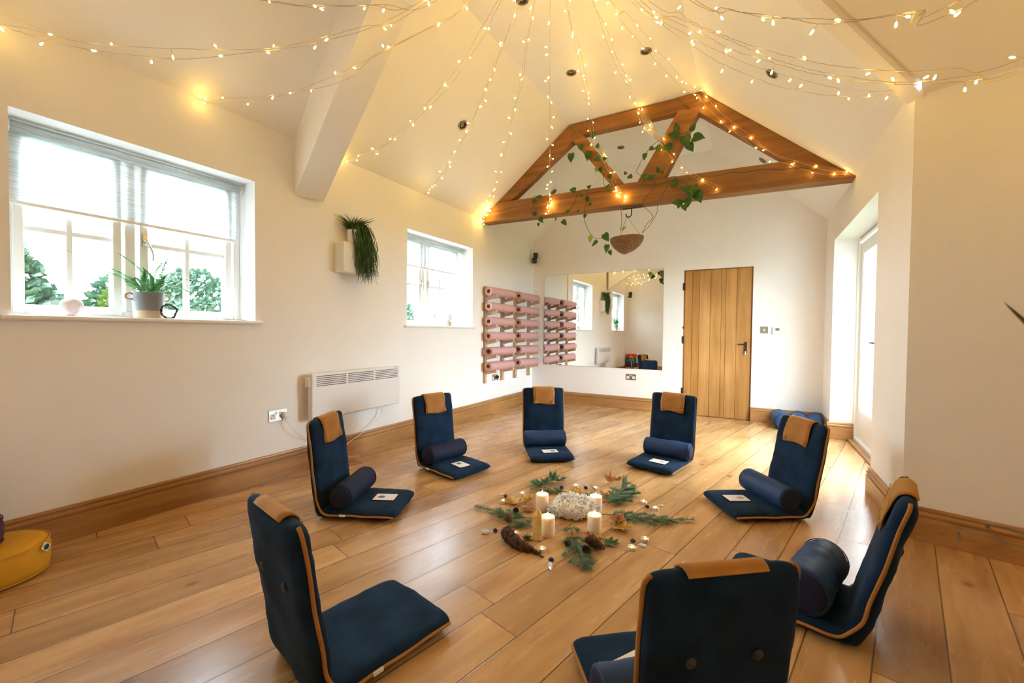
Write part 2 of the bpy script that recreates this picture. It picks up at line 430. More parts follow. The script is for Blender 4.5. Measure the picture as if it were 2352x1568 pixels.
def frame_T(loc, x, z):                 # matrix from x axis and approx z axis
    x = Vector(x).normalized(); z = Vector(z); y = z.cross(x).normalized(); z = x.cross(y)
    m = Matrix.Identity(4)
    for i in range(3): m[i][0], m[i][1], m[i][2], m[i][3] = x[i], y[i], z[i], loc[i]
    return m

# ------------------------------------------------------------------ the room
DA = R(-13.7)
D = Vector((math.cos(DA), math.sin(DA), 0)); NN = Vector((-math.sin(DA), math.cos(DA), 0))
ZL, ZK, ZR = 2.60, 3.558, 2.49
XK, XA = -1.91, -.49
P0 = Vector((XR, 3.12, 0)); P1 = P0 + D * 2.3
Q0 = Vector((XL, .22, 0))
LEN = (P1 - Q0).dot(NN); Q1 = P1 - NN * LEN

# floor: object turned with the boards
f = MB(); f.add([(-6, -4, 0), (6, -4, 0), (6, 9, 0), (-6, 9, 0)], [(0, 1, 2, 3)])
T = Matrix.Rotation(-DA, 4, 'Z')
loc_pts = []
poly = [(XL - .02, -1.0), (Q1.x + .3, Q1.y - .3), (P1.x + .1, P1.y), (XR + .05, P0.y + .05), (XR + .235, 3.85), (XR + .235, 5.66), (XR + .05, YF + .06), (XL - .04, YF + .06)]
f = MB()
Ti = Matrix.Rotation(-DA, 4, 'Z')
f.add([Ti @ Vector((x, y, 0)) for x, y in poly], [tuple(range(len(poly)))])
struct(f.obj('floor', 'floor', rot=(0, 0, DA)), 'wide honey oak floorboards', 'floor')

def wall_cells(axis, a0, a1, z0, z1, c0, c1, holes, mat='wall', name='wall'):
    """wall slab: spans a0..a1 along its length and c0..c1 in thickness, with rectangular holes"""
    m = MB(); As = sorted({a0, a1, *[h[0] for h in holes], *[h[1] for h in holes]}); Zs = sorted({z0, z1, *[h[2] for h in holes], *[h[3] for h in holes]})
    for i in range(len(As) - 1):
        for j in range(len(Zs) - 1):
            ca, cz = (As[i] + As[i + 1]) / 2, (Zs[j] + Zs[j + 1]) / 2
            if any(h[0] < ca < h[1] and h[2] < cz < h[3] for h in holes): continue
            if axis == 'y': m.box((c0, As[i], Zs[j]), (c1, As[i + 1], Zs[j + 1]))
            else: m.box((As[i], c0, Zs[j]), (As[i + 1], c1, Zs[j + 1]))
    return m
W1 = (.572, 1.725, 1.176, 2.18); W2 = (3.266, 4.443, 1.176, 2.18)
m = wall_cells('y', -.2, 4.70, 0, ZL + .03, XL - .3, XL, [W1, W2])
m2 = wall_cells('y', 4.70, YF + .2, 0, ZL + .03, XL - .3, XL - .022, [])
m.add(m2.v, m2.f)
struct(m.obj('wall_left', 'wall'), 'white plastered long wall with two deep windows', 'wall')
DR = (-.815, .012, -.01, 1.985)
m = wall_cells('x', XL - .05, XR + .3, 0, 2.45, YF, YF + .25, [DR])
m.prism([(XL - .05, YF, 2.45), (XL - .05, YF, ZL + .02), (XK, YF, ZK + .05), (XA, YF, ZK + .05), (XR + .1, YF, 2.45)], (0, .25, 0))
struct(m.obj('wall_back', 'wall'), 'white gabled end wall with the oak door', 'wall')
REC = (3.85, 5.64, -.01, 2.13)
m = wall_cells('y', P0.y + .003, YF + .1, 0, ZR + .04, XR, XR + .22, [REC])
struct(m.obj('wall_right', 'wall'), 'white wall with the glazed door recess', 'wall')
# wing walls
def slab(p, q, thick, z0, z1, name, side=1):
    d = (q - p).normalized(); n = Vector((-d.y, d.x, 0)) * side
    m = MB(); m.prism([p + Vector((0, 0, z0)), q + Vector((0, 0, z0)), q + n * thick + Vector((0, 0, z0)), p + n * thick + Vector((0, 0, z0))], (0, 0, z1 - z0))
    return struct(m.obj(name, 'wall'))
slab(P0, P1, .2, 0, ZR + .03, 'wall_wing')['label'] = 'cream wall turning away beside the recess'
slab(Q0 - D * .3, Q1, .2, 0, 3.65, 'wall_near', -1)
slab(P1 + NN * .1, Q1, .2, 0, 3.65, 'wall_wing_end', 1)
# ceiling
V = Vector
ridge1 = V((XA, 2.08, ZK)) + D * 3.9
m = MB()
m.add([(XL - .02, -1.2, ZL - .016), (XK, -1.2, ZK), (XK, YF + .05, ZK), (XL - .04, YF + .05, ZL - .03)], [(0, 1, 2, 3)])
m.add([(XK, -2.2, ZK), (3.6, -2.2, ZK), ridge1, (XA, 2.08, ZK), (XA, YF + .05, ZK), (XK, YF + .05, ZK)], [(0, 1, 2, 3, 4, 5)])
m.add([(XA, YF + .05, ZK), (XA, 2.08, ZK), (XR + .01, 3.06, ZR - .01), (XR + .01, YF + .05, ZR - .01)], [(0, 1, 2, 3)])
e0 = V((XR + .01, 3.06, ZR - .01)) + NN * .16 + V((0, 0, -.135)); e1 = e0 + D * 2.9
m.add([(XA, 2.08, ZK), ridge1, e1, e0, (XR + .01, 3.06, ZR - .01)], [(0, 1, 2, 3, 4)])
c = m.obj('ceiling', 'ceil'); struct(c, 'white vaulted ceiling', 'ceiling')
# boxed rafter under the near slope and board along the valley
a = V((XL, 2.031, 0)); wv = NN * .222
def zt(x): return ZL + .8 * (x - XL) + .02
pts = [(0, 2.17), (1.24, 2.17 + .742 * 1.24), (5.2, 2.17 + .742 * 1.24), (5.2, ZK + .02), (1.24, ZK + .02), (0, ZL + .03)]
pp = []
for dx, z in pts:
    q = a + D * (dx / D.x); pp.append((q.x, q.y, z))
m = MB(); m.prism(pp, wv)
struct(m.obj('trim_1', 'ceil'), 'white boxed rafter crossing the ceiling', 'beam')
m = MB(); p, q = V((XR + .03, 3.10, ZR - .02)), V((XA, 2.10, ZK))
dd = (q - p).normalized(); sd = V((dd.y, -dd.x, 0)).normalized() * .085; dn = V((0, 0, -.055))
m.prism([p, p + sd, p + sd + dn, p + dn], q - p)
struct(m.obj('trim_2', 'ceil'), 'white board along the valley of the ceiling', 'beam')

# skirting boards
SK = [(0, 0), (.026, 0), (.026, .128), (.015, .131), (.015, .137), (.023, .140), (.023, .148), (.019, .156), (.011, .160), (.011, .165), (.015, .169), (.012, .179), (0, .182)]
def skirting(p, q, n, name, mat):
    """p,q along the wall foot, n unit normal into the room"""
    m = MB(); pts = [Vector(p) + Vector(n) * a + Vector((0, 0, b)) for a, b in SK]; m.prism(pts, Vector(q) - Vector(p))
    return struct(m.obj(name, mat), 'moulded oak skirting board', 'skirting')
skirting((XL, .25, 0), (XL, YF, 0), (1, 0, 0), 'baseboard_left', 'skirt_y')
skirting((XL, YF, 0), (-.83, YF, 0), (0, -1, 0), 'baseboard_back', 'skirt_x')
skirting((.012, YF, 0), (XR, YF, 0), (0, -1, 0), 'baseboard_back_corner', 'skirt_x')
skirting((XR, YF, 0), (XR, 5.64, 0), (-1, 0, 0), 'baseboard_right_far', 'skirt_y')
skirting((XR - .024, 5.64, 0), (XR + .20, 5.64, 0), (0, -1, 0), 'baseboard_recess', 'skirt_x')
skirting((XR, 3.85, 0), (XR, P0.y - .01, 0), (-1, 0, 0), 'baseboard_right_near', 'skirt_y')
skirting(P0 - D * .02, P1, -NN, 'baseboard_wing', 'skirt_x')
skirting(Q0, Q1, NN, 'baseboard_near', 'skirt_x')

# ------------------------------------------------------------------ windows
def rect_frame(m, x0, x1, a, b, z0, z1, ty, tz=None, tzb=None):
    tz = tz or ty; tzb = tzb or tz
    m.box((x0, a, z0), (x1, a + ty, z1)); m.box((x0, b - ty, z0), (x1, b, z1)); m.box((x0, a + ty, z0), (x1, b - ty, z0 + tzb)); m.box((x0, a + ty, z1 - tz), (x1, b - ty, z1))
def window(idx, y0, y1, z0, z1, cas, mull, label, handles):
    root = bpy.data.objects.new('window_%d' % idx, None); col.objects.link(root); root['kind'] = 'structure'; root['label'] = label; root['category'] = 'window'
    x0, x1 = XL - .27, XL - .20
    m = MB(); t = .045
    rect_frame(m, x0, x1, y0, y1, z0, z1, t)
    m.box((x0, mull - .025, z0 + t), (x1, mull + .025, z1 - t))
    m.obj('window_frame', 'white', root, bevel=.004)
    for (a, b, bars) in cas:
        m = MB(); t = .042; xa, xb = XL - .255, XL - .185; zz0, zz1 = z0 + .022, z1 - .03
        rect_frame(m, xa, xb, a, b, zz0, zz1, t)
        sash = m.obj('sash', 'white', root, bevel=.005)
        m = MB()
        for yb in bars: m.box((XL - .24, yb - .013, zz0 + t), (XL - .20, yb + .013, zz1 - t))
        m.box((XL - .238, a + t, 1.629), (XL - .202, b - t, 1.655))
        m.obj('glazing_bar', 'white', sash, bevel=.003)
        m = MB(); m.box((XL - .224, a + t - .004, zz0 + t - .004), (XL - .218, b - t + .004, zz1 - t + .004)); m.obj('pane', 'glass', sash)
    for (hy, hz, s) in handles:
        m = MB(); m.box((XL - .185, hy - .012, hz - .03), (XL - .175, hy + .012, hz + .045))
        m.tube([(XL - .178, hy, hz), (XL - .150, hy, hz)], .010, 10)
        m.tube(bez([(XL - .150, hy, hz), (XL - .145, hy + .012 * s, hz - .03), (XL - .148, hy + .028 * s, hz - .07), (XL - .15, hy + .030 * s, hz - .12)], 5), .006, 8)
        m.obj('window_handle', 'chrome', root, smooth=False, bevel=.002)
    m = MB(); m.prism([(XL - .195, y0, z0 - .02), (XL, y0, z0 - .02), (XL, y0 - .04, z0 - .02), (XL + .035, y0 - .04, z0 - .02), (XL + .035, y1 + .04, z0 - .02), (XL, y1 + .04, z0 - .02), (XL, y1, z0 - .02), (XL - .195, y1, z0 - .02)], (0, 0, .024))
    m.obj('window_sill', 'sill', root, bevel=.009, seg=3)
    return root
window(1, *W1, [(.612, 1.045, [.825]), (1.132, 1.662, [1.39])], 1.09, 'wide white casement window with half-drawn blind', [(1.155, 1.66, 1)])
window(2, *W2, [(3.295, 3.692, [3.45]), (3.778, 4.36, [4.035])], 3.735, 'smaller white casement window near the mat rack', [(3.672, 1.66, .2), (3.80, 1.66, 1)])

def blind(y0, y1, ztop, zbot, label):
    t = thing('roller_blind', label, 'blind', (XL - .15, (y0 + y1) / 2, ztop)); h = (y1 - y0) / 2
    m = MB(); m.tube([(0, -h, 0), (0, h, 0)], .024, 20); m.obj('roller', 'blind', t, smooth=True)
    for s_ in (-1, 1): m = MB(); m.tube([(0, s_ * h, 0), (0, s_ * (h + .012), 0)], .030, 20); m.obj('bracket', 'white', t)
    m = MB(); m.box((-.024, -h, zbot - ztop + .01), (-.0225, h, 0)); m.obj('fabric', 'blind', t)
    m = MB(); m.box((-.03, -h, zbot - ztop - .006), (-.017, h, zbot - ztop + .012)); m.obj('bottom_bar', 'sill', t, bevel=.003)
    m = MB(); m.tube([(.012, h + .004, 0), (.012, h + .004, -.62)], .0018, 5); m.tube([(-.018, h + .004, 0), (-.018, h + .004, -.62)], .0018, 5); m.obj('cord', 'white', t)
    return t
blind(.60, 1.695, 2.135, 1.758, 'pale translucent roller blind covering top half of the wide window')
blind(3.30, 4.415, 2.14, 1.84, 'short pale roller blind at top of the window near the mat rack')

# patio door in the recess
root = bpy.data.objects.new('door_2', None); col.objects.link(root); root['kind'] = 'structure'; root['label'] = 'white glazed garden door in the recess'; root['category'] = 'door'
x0, x1 = XR + .20, XR + .27
m = MB(); rect_frame(m, x0, x1, 3.82, 5.66, 0, 2.15, .065, .065, .045)
m.obj('door_frame', 'white', root, bevel=.004)
def pleaf(a, b):
    m = MB(); t = .095; xa, xb = XR + .225, XR + .265
    rect_frame(m, xa, xb, a, b, .05, 2.075, t, .105, .28)
    l = m.obj('door_leaf', 'white', root, bevel=.005)
    m = MB(); g = .022
    for lo, hi in (((xa - .004, a + t, .33), (xb - .01, a + t + g, 1.97)), ((xa - .004, b - t - g, .33), (xb - .01, b - t, 1.97)), ((xa - .004, a + t, .33), (xb - .01, b - t, .33 + g)), ((xa - .004, a + t, 1.97 - g), (xb - .01, b - t, 1.97))): m.box(lo, hi)
    m.obj('bead', 'white', l, bevel=.004)
    m = MB(); m.box((XR + .243, a + t, .33), (XR + .249, b - t, 1.97)); m.obj('pane', 'glass', l)
    return l
pleaf(4.745, 5.595); pleaf(3.895, 4.735)
m = MB(); m.box((XR + .205, 4.79, .98), (XR + .225, 4.81, 1.12)); m.tube([(XR + .215, 4.80, 1.05), (XR + .18, 4.80, 1.05), (XR + .18, 4.91, 1.05)], .008, 8); m.obj('handle', 'black', root)
m = MB()
for k in range(22): m.box((x0 - .004, 4.0 + k * .07, 2.108), (x0 + .004, 4.055 + k * .07, 2.113))
m.obj('trickle_vent', 'slot', root)
m = MB(); m.box((XR + .15, 3.85, 0), (XR + .215, 5.64, .022)); m.obj('threshold', 'skirt_y', root, bevel=.004)

# oak plank door
root = bpy.data.objects.new('door_1', None); col.objects.link(root); root['kind'] = 'structure'; root['label'] = 'oak plank door with black lever'; root['category'] = 'door'
m = MB(); y0, y1 = YF + .02, YF + .06; dx0, dx1 = -.800, -.002
fr = [0, .118, .232, .40, .565, .632, .79, 1]; tones = [(.98, .90, .82), (.90, .82, .66), (1.08, 1.06, 1.04), (.94, .9, .86), (.9, .84, .76), (.97, .92, .88), (.82, .74, .62)]
tn = []
for i in range(7):
    m.box((dx0 + (dx1 - dx0) * fr[i] + .002, y0, .006), (dx0 + (dx1 - dx0) * fr[i + 1] - .002, y1, 1.972)); tn += [tones[i]] * 6
m.box((dx0, y0 + .006, .006), (dx1, y1 + .005, 1.972)); tn += [(.4, .35, .3)] * 6
m.tone = tn; m.obj('door_leaf', 'door', root)
m = MB(); m.tone = []
for lo, hi in (((-.83, YF + .19, -.02), (.03, YF + .24, 2.0)), ((-.815, YF - .0, -.02), (.012, YF + .19, .002)), ((-.815, YF + .015, 0), (-.803, YF + .2, 1.985)), ((.0, YF + .015, 0), (.012, YF + .2, 1.985)), ((-.803, YF + .015, 1.974), (.0, YF + .2, 1.985))): m.box(lo, hi); m.tone += [(.62, .5, .42)] * 6
m.obj('door_frame', 'door', root)  # frame mesh also holds an unseen back panel, added to block daylight leaking through
m = MB(); m.box((-.075, YF - .004 + .015, .87), (-.042, YF + .021, 1.015)); m.obj('handle_plate', 'black', root, bevel=.002)
m = MB(); m.tube([(-.058, YF + .02, .985), (-.058, YF - .03, .985)], .009, 10); m.box((-.15, YF - .038, .977), (-.05, YF - .026, .993)); m.obj('lever', 'black', root, bevel=.002)
m = MB(); m.box((-.066, YF - .006, .855), (-.052, YF + .012, .895)); m.obj('key_fob', 'card', root, bevel=.003)
for z in (.27, .98, 1.71):
    m = MB(); m.box((-.826, YF - .006, z), (-.802, YF + .02, z + .1)); m.tube([(-.812, YF - .006, z), (-.812, YF - .006, z + .1)], .006, 8); m.obj('hinge', 'black', root)
for z, w_ in ((1.185, .02), (.6, .0)):
    if w_: m = MB(); m.box((-.822, YF - .004, z), (-.808, YF + .01, z + .03)); m.obj('latch', 'black', root)

# ------------------------------------------------------------------ oak truss
tr = thing('roof_truss', 'exposed oak roof truss with tie beam and V struts spanning the room', 'roof truss')
YT = 4.66; TY = .105
def member(name, pts, y=YT, t=TY, bev=.008):
    m = MB(); m.prism([(x, y, z) for x, z in pts], (0, t, 0)); o = m.obj(name, 'beam', tr, bevel=bev)
    return o
tie = member('tie_beam', [(XL + .005, 2.545), (XR + .01, 2.475), (XR + .01, 2.50), (XR - .38, 2.71), (-1.2, 2.752), (-2.85, 2.775), (XL + .005, 2.60)], YT - .035, .165, .01)
# rafters follow the ceiling
member('rafter', [(-2.93, 2.765), (XK - .01, ZK - .02), (XK + .13, ZK - .15), (-2.70, 2.77)])
member('collar', [(XK + .00, ZK - .01), (XA - .06, ZK - .008), (XA - .12, ZK - .155), (XK + .10, ZK - .155)])
member('rafter', [(XA - .22, ZK - .006), (XA - .0, ZK - .004), (XR - .02, 2.515), (.27, 2.70), (XA + .016, 3.325), (XA - .10, 3.40)], YT - .01, .12)
member('strut', [(XK + .02, 3.40), (XK + .13, 3.47), (-1.24, 2.75), (-1.38, 2.75)], YT - .02, .11)
member('strut', [(XA - .20, 3.42), (XA + .0, 3.37), (-.83, 2.74), (-1.10, 2.75)], YT - .025, .125)
crk = MB()
pth = [(-2.95, YT - .036, 2.66), (-2.5, YT - .036, 2.685), (-1.9, YT - .036, 2.70), (-1.3, YT - .036, 2.70), (-.9, YT - .036, 2.690), (-.4, YT - .036, 2.685), (.1, YT - .036, 2.66), (.5, YT - .036, 2.60)]
pth = [(a + 0, b, c + .008 * math.sin(a * 23)) for a, b, c in bez(pth, 8)]
crk.tube(pth, .0028, 4); crk.obj('crack', 'slot', tie)
for px, pz in ((-1.05, 2.72), (-2.98, 2.70), (.35, 2.60), (-1.30, 2.60)):
    m = MB(); m.tube([(px, YT - .045, pz), (px, YT, pz)], .008, 8); m.obj('peg', 'beam', tie)

# ------------------------------------------------------------------ mirror
MX0, MX1, MZ0, MZ1 = -2.925, -1.08, .597, 2.025
mi = thing('wall_mirror', 'large frameless mirror on the white end wall', 'mirror', ((MX0 + MX1) / 2, YF, (MZ0 + MZ1) / 2))
w2_, h2_ = (MX1 - MX0) / 2, (MZ1 - MZ0) / 2
m = MB(); m.box((-w2_, -.006, -h2_), (w2_, -.0005, h2_)); m.obj('mirror_glass', 'mirror', mi)
m = MB(); m.tube([(-w2_, -.004, -h2_), (w2_, -.004, -h2_), (w2_, -.004, h2_), (-w2_, -.004, h2_)], .003, 4, closed=True); m.obj('polished_edge', 'chrome', mi)

# ------------------------------------------------------------------ sockets, switches
def socket_plate(name, label, cat, c, face, wd=.146, ht=.086, kind='double'):
    """face: rotation about z so that local -y looks into the room"""
    t = thing(name, label, cat, c, face)
    m = MB(); m.box((-wd / 2, -.006, -ht / 2), (wd / 2, 0, ht / 2)); m.obj('plate', 'chrome', t, bevel=.002)
    if kind == 'double':
        for s in (-1, 1):
            m = MB(); m.box((s * .042 - .02, -.0068, -.028), (s * .042 + .02, -.0055, .012)); o = m.obj('socket_insert', 'whitepl', t)
            m = MB(); m.box((s * .042 - .003, -.0074, 0), (s * .042 + .003, -.0062, .009)); m.box((s * .042 - .014, -.0074, -.018), (s * .042 - .008, -.0062, -.013)); m.box((s * .042 + .008, -.0074, -.018), (s * .042 + .014, -.0062, -.013)); m.obj('slot', 'slot', o)
            m = MB(); m.box((s * .014 - .006, -.0095, .010), (s * .014 + .006, -.0055, .028)); m.obj('rocker', 'whitepl', t)
    elif kind == 'switch':
        m = MB(); m.box((-.008, -.010, -.012), (.008, -.0055, .012)); m.obj('rocker', 'whitepl', t, bevel=.001)
    return t
socket_plate('double_socket', 'steel double socket on white wall under the mirror', 'power socket', (-1.515, YF, .474), 0)
socket_plate('light_switch', 'square steel light switch between door and thermostat', 'light switch', (.145, YF, 1.172), 0, .088, .088, 'switch')
t = thing('thermostat', 'white thermostat with green-grey display beside the steel switch', 'thermostat', (.275, YF, 1.165), 0)
m = MB(); m.box((-.042, -.022, -.045), (.042, 0, .045)); m.obj('housing', 'whitepl', t, bevel=.004)
m = MB(); m.box((-.012, -.024, 0), (.030, -.021, .030)); m.obj('display', 'lcd', t)
so = socket_plate('double_socket', 'steel double socket with white plug, on wall before the heater', 'power socket', (XL, 1.889, .469), R(90))
so2 = socket_plate('double_socket', 'steel double socket with black plug beneath the mat rack', 'power socket', (XL - .022, 5.03, .475), R(90))
def plug(label, mat, c):
    t = thing('mains_plug', label, 'plug', c, R(90))
    m = MB(); m.lathe([(.0, .0), (.022, .0), (.025, .006), (.025, .022), (.020, .034), (0, .036)], 16, T=Matrix.Rotation(R(90), 4, 'X')); smooth_by_angle(m.obj('plug_body', mat, t))
    m = MB(); m.box((-.006, -.030, -.040), (.006, -.018, -.02)); m.obj('cord_grip', mat, t, bevel=.002)
    return t
plug('round white plug in the socket beside the heater', 'whitepl', (XL + .008, 1.935, .462))
plug('black plug in the socket under the pink mats', 'blackpl', (XL - .01, 5.06, .478))
def cable(label, pts, r, mat, name='cable'):
    m = MB(); m.tube(bez(pts, 8), r, 8); o = m.obj(name, mat, smooth=True); return tag(o, label, 'cable')
cable('white flex drooping from the plug down behind the first floor chair', [(XL + .04, 1.935, .425), (XL + .05, 1.96, .37), (XL + .04, 2.05, .28), (XL + .035, 2.16, .22), (XL + .04, 2.3, .12), (XL + .07, 2.45, .03), (XL + .2, 2.5, .008)], .003, 'whitepl')
cable('white cable from heater underside running down to the floor', [(XL + .05, 2.86, .42), (XL + .045, 2.88, .33), (XL + .045, 2.80, .26), (XL + .045, 2.66, .19), (XL + .05, 2.50, .13), (XL + .055, 2.40, .09), (XL + .05, 2.28, .08)], .0042, 'whitepl')
cable('thin pale wire hanging below the rack socket to the skirting', [(XL - .015, 5.08, .44), (XL - .005, 5.12, .39), (XL - .012, 5.0, .34), (XL - .016, 4.98, .26), (XL - .016, 4.98, .185)], .0018, 'tag')

# ------------------------------------------------------------------ heater
ht = thing('panel_heater', 'white electric panel heater with three rows of louvre slots', 'heater', (XL, 2.585, .40))
hw = .483
m = MB(); m.box((.045, -hw, 0), (.10, hw, .372)); m.obj('casing', 'heater', ht, bevel=.012, seg=3)
for s_ in (-1, 1): m = MB(); m.box((.0, s_ * (hw - .08) - .02, .04), (.047, s_ * (hw - .08) + .02, .34)); m.obj('wall_bracket', 'heater', ht)
for g in range(3):
    m = MB(); a = -hw + .045 + g * .302
    for k in range(6): m.box((.094, a, .348 - k * .0155 - .0055), (.1008, a + .282, .348 - k * .0155))
    m.obj('grille', 'slot', ht)
m = MB(); m.box((.0985, hw - .075, .3605), (.101, hw - .02, .364)); m.obj('badge', 'slot', ht)
m = MB(); m.box((.03, -hw - .012, .26), (.085, -hw + .004, .34)); m.obj('control_box', 'whitepl', ht, bevel=.004)

# ------------------------------------------------------------------ speakers
def speaker(label, loc, rz, tilt=0):
    t = thing('cube_speaker', label, 'speaker', loc, rz)
    m = MB(); m.box((-.035, -.075, .02), (.035, .0, .10)); b = m.obj('upper_cabinet', 'blackpl', t, bevel=.006)
    m = MB(); m.box((-.05, -.05, -.06), (.02, .02, .02)); m.obj('lower_cabinet', 'blackpl', t, bevel=.006)
    m = MB(); m.box((-.04, -.0515, -.035), (-.02, -.049, -.028)); m.obj('badge', 'tag', t)
    m = MB(); m.tube([(0, .0, -.02), (0, .06, -.02)], .01, 8); m.obj('bracket', 'blackpl', t)
    m = MB(); m.tube(bez([(.03, 0, .02), (.055, 0, -.01), (.05, 0, -.05), (.02, .02, -.075)], 5), .0018, 6); m.obj('cable_loop', 'tag', t)
    return t
speaker('small black twin-cube speaker high in the corner above the mats', (XL + .05, YF - .07, 2.29), R(35))
speaker('small black twin-cube speaker high in the corner by the cushion stack', (XL + .10, .36, 2.17), R(125))

# ------------------------------------------------------------------ mat rack and rolled mats
rk = thing('mat_rack', 'pine wall rack of upright battens and angled pegs under pink mats', 'wall rack', (XL - .021, 5.4, .42))
RZ = [1.652, 1.447, 1.254, 1.056, .852, .655]
UP = [4.745, 5.20, 5.575, 6.02]
def peg_z(z): return z - .082
for uy in UP:
    m = MB(); m.box((0, uy - 5.4 - .025, 0), (.045, uy - 5.4 + .025, 1.285 + .02)); m.obj('batten', 'pine', rk, bevel=.002)
for uy in UP:
    for z in RZ:
        m = MB(); zz = z - .42 - .092; yl = uy - 5.4 + .0
        m.prism([(.045, yl - .014, zz - .022), (.045, yl - .014, zz + .018), (.205, yl - .014, zz + .052), (.215, yl - .014, zz + .012)], (0, .028, 0))
        m.obj('peg', 'pine_x', rk, bevel=.0015)
def mat_roll(L, r0, r1, turns, oval=1, seed=0, th=.0055):
    rnd = random.Random(seed); m = MB(); n = int(turns * 26); vs = []; fs = []
    ph = rnd.uniform(0, 6.28)
    for i in range(n + 1):
        t = i / n; a = ph + t * turns * 2 * PI; r = r0 + (r1 - r0) * t
        for rr in (r - th / 2, r + th / 2):
            for y in (-L / 2, L / 2):
                vs.append((rr * math.cos(a) * oval, y, rr * math.sin(a) * (2 - oval if oval > 1 else 1)))
    for i in range(n):
        a, b = i * 4, i * 4 + 4
        fs += [(a, b, b + 1, a + 1), (a + 2, a + 3, b + 3, b + 2), (a, a + 2, b + 2, b), (a + 1, b + 1, b + 3, a + 3)]
    fs += [(0, 1, 3, 2), (n * 4, n * 4 + 2, n * 4 + 3, n * 4 + 1)]
    m.add(vs, fs); return m
rows = ['topmost', 'second from top', 'third from top', 'fourth from top', 'second from bottom', 'bottom']
for c_, (ya, yb) in enumerate(((4.66, 5.29), (5.47, 6.10))):
    for r_, z in enumerate(RZ):
        loose = (r_ == 4)
        r1 = .064 if loose else .059
        m = mat_roll(yb - ya, .034 if loose else .027, r1 + (.004 if c_ == 0 and loose else 0), 4.6 if loose else 5.4, 1.14 if (loose and c_ == 0) else 1.0, seed=r_ * 2 + c_)
        o = m.obj('yoga_mat', 'pink', loc=(XL - .022 + .128, (ya + yb) / 2, z + .0), rot=(R(random.Random(r_ + c_ * 9).uniform(-1.2, .4)), 0, 0))
        smooth_by_angle(o, 50)
        tag(o, ('rolled pink yoga mat, %s in the column %s' % (rows[r_], 'nearer the window' if c_ == 0 else 'nearer the mirror')) + (', loosely rolled' if loose and c_ == 0 else ''), 'yoga mat', 'rolled pink yoga mats on the wall rack')

# ------------------------------------------------------------------ floor chairs
CW, CL, CB = .392, .462, .572
def pillow(L, W_, T_, nx=22, ny=18, p=9, q=2.6, seed=0, amp=.004, flat=False):
    """closed padded slab, x 0..L, y +-W/2, z +-T/2"""
    m = MB(); vs = []; fs = []; idx = {}
    def h(u, v): return T_ / 2 * max(0, (1 - abs(u) ** p) * (1 - abs(v) ** p)) ** (1 / q)
    us = [math.sin(PI / 2 * (-1 + 2 * i / nx)) for i in range(nx + 1)]; vs_ = [math.sin(PI / 2 * (-1 + 2 * j / ny)) for j in range(ny + 1)]
    for s in (1, -1):
        for i, u in enumerate(us):
            for j, v in enumerate(vs_):
                rim = i in (0, nx) or j in (0, ny)
                if rim and s == -1: idx[(s, i, j)] = idx[(1, i, j)]; continue
                x = L / 2 + L / 2 * u * (1 - .035 * abs(v) ** 12); y = W_ / 2 * v * (1 - .04 * abs(u) ** 12)
                z = s * h(u, v)
                if not rim:
                    nz = noise.noise(Vector((x * 7 + seed * 3.1, y * 7, s * 2.0 + seed))) * amp * 2.2 + noise.noise(Vector((x * 22 + seed, y * 16, s * 5.0))) * amp
                    z += s * nz
                idx[(s, i, j)] = len(vs); vs.append((x, y, z))
    for s in (1, -1):
        for i in range(nx):
            for j in range(ny):
                q4 = (idx[(s, i, j)], idx[(s, i + 1, j)], idx[(s, i + 1, j + 1)], idx[(s, i, j + 1)])
                fs.append(q4 if s == 1 else q4[::-1])
    m.add(vs, fs); return m, h
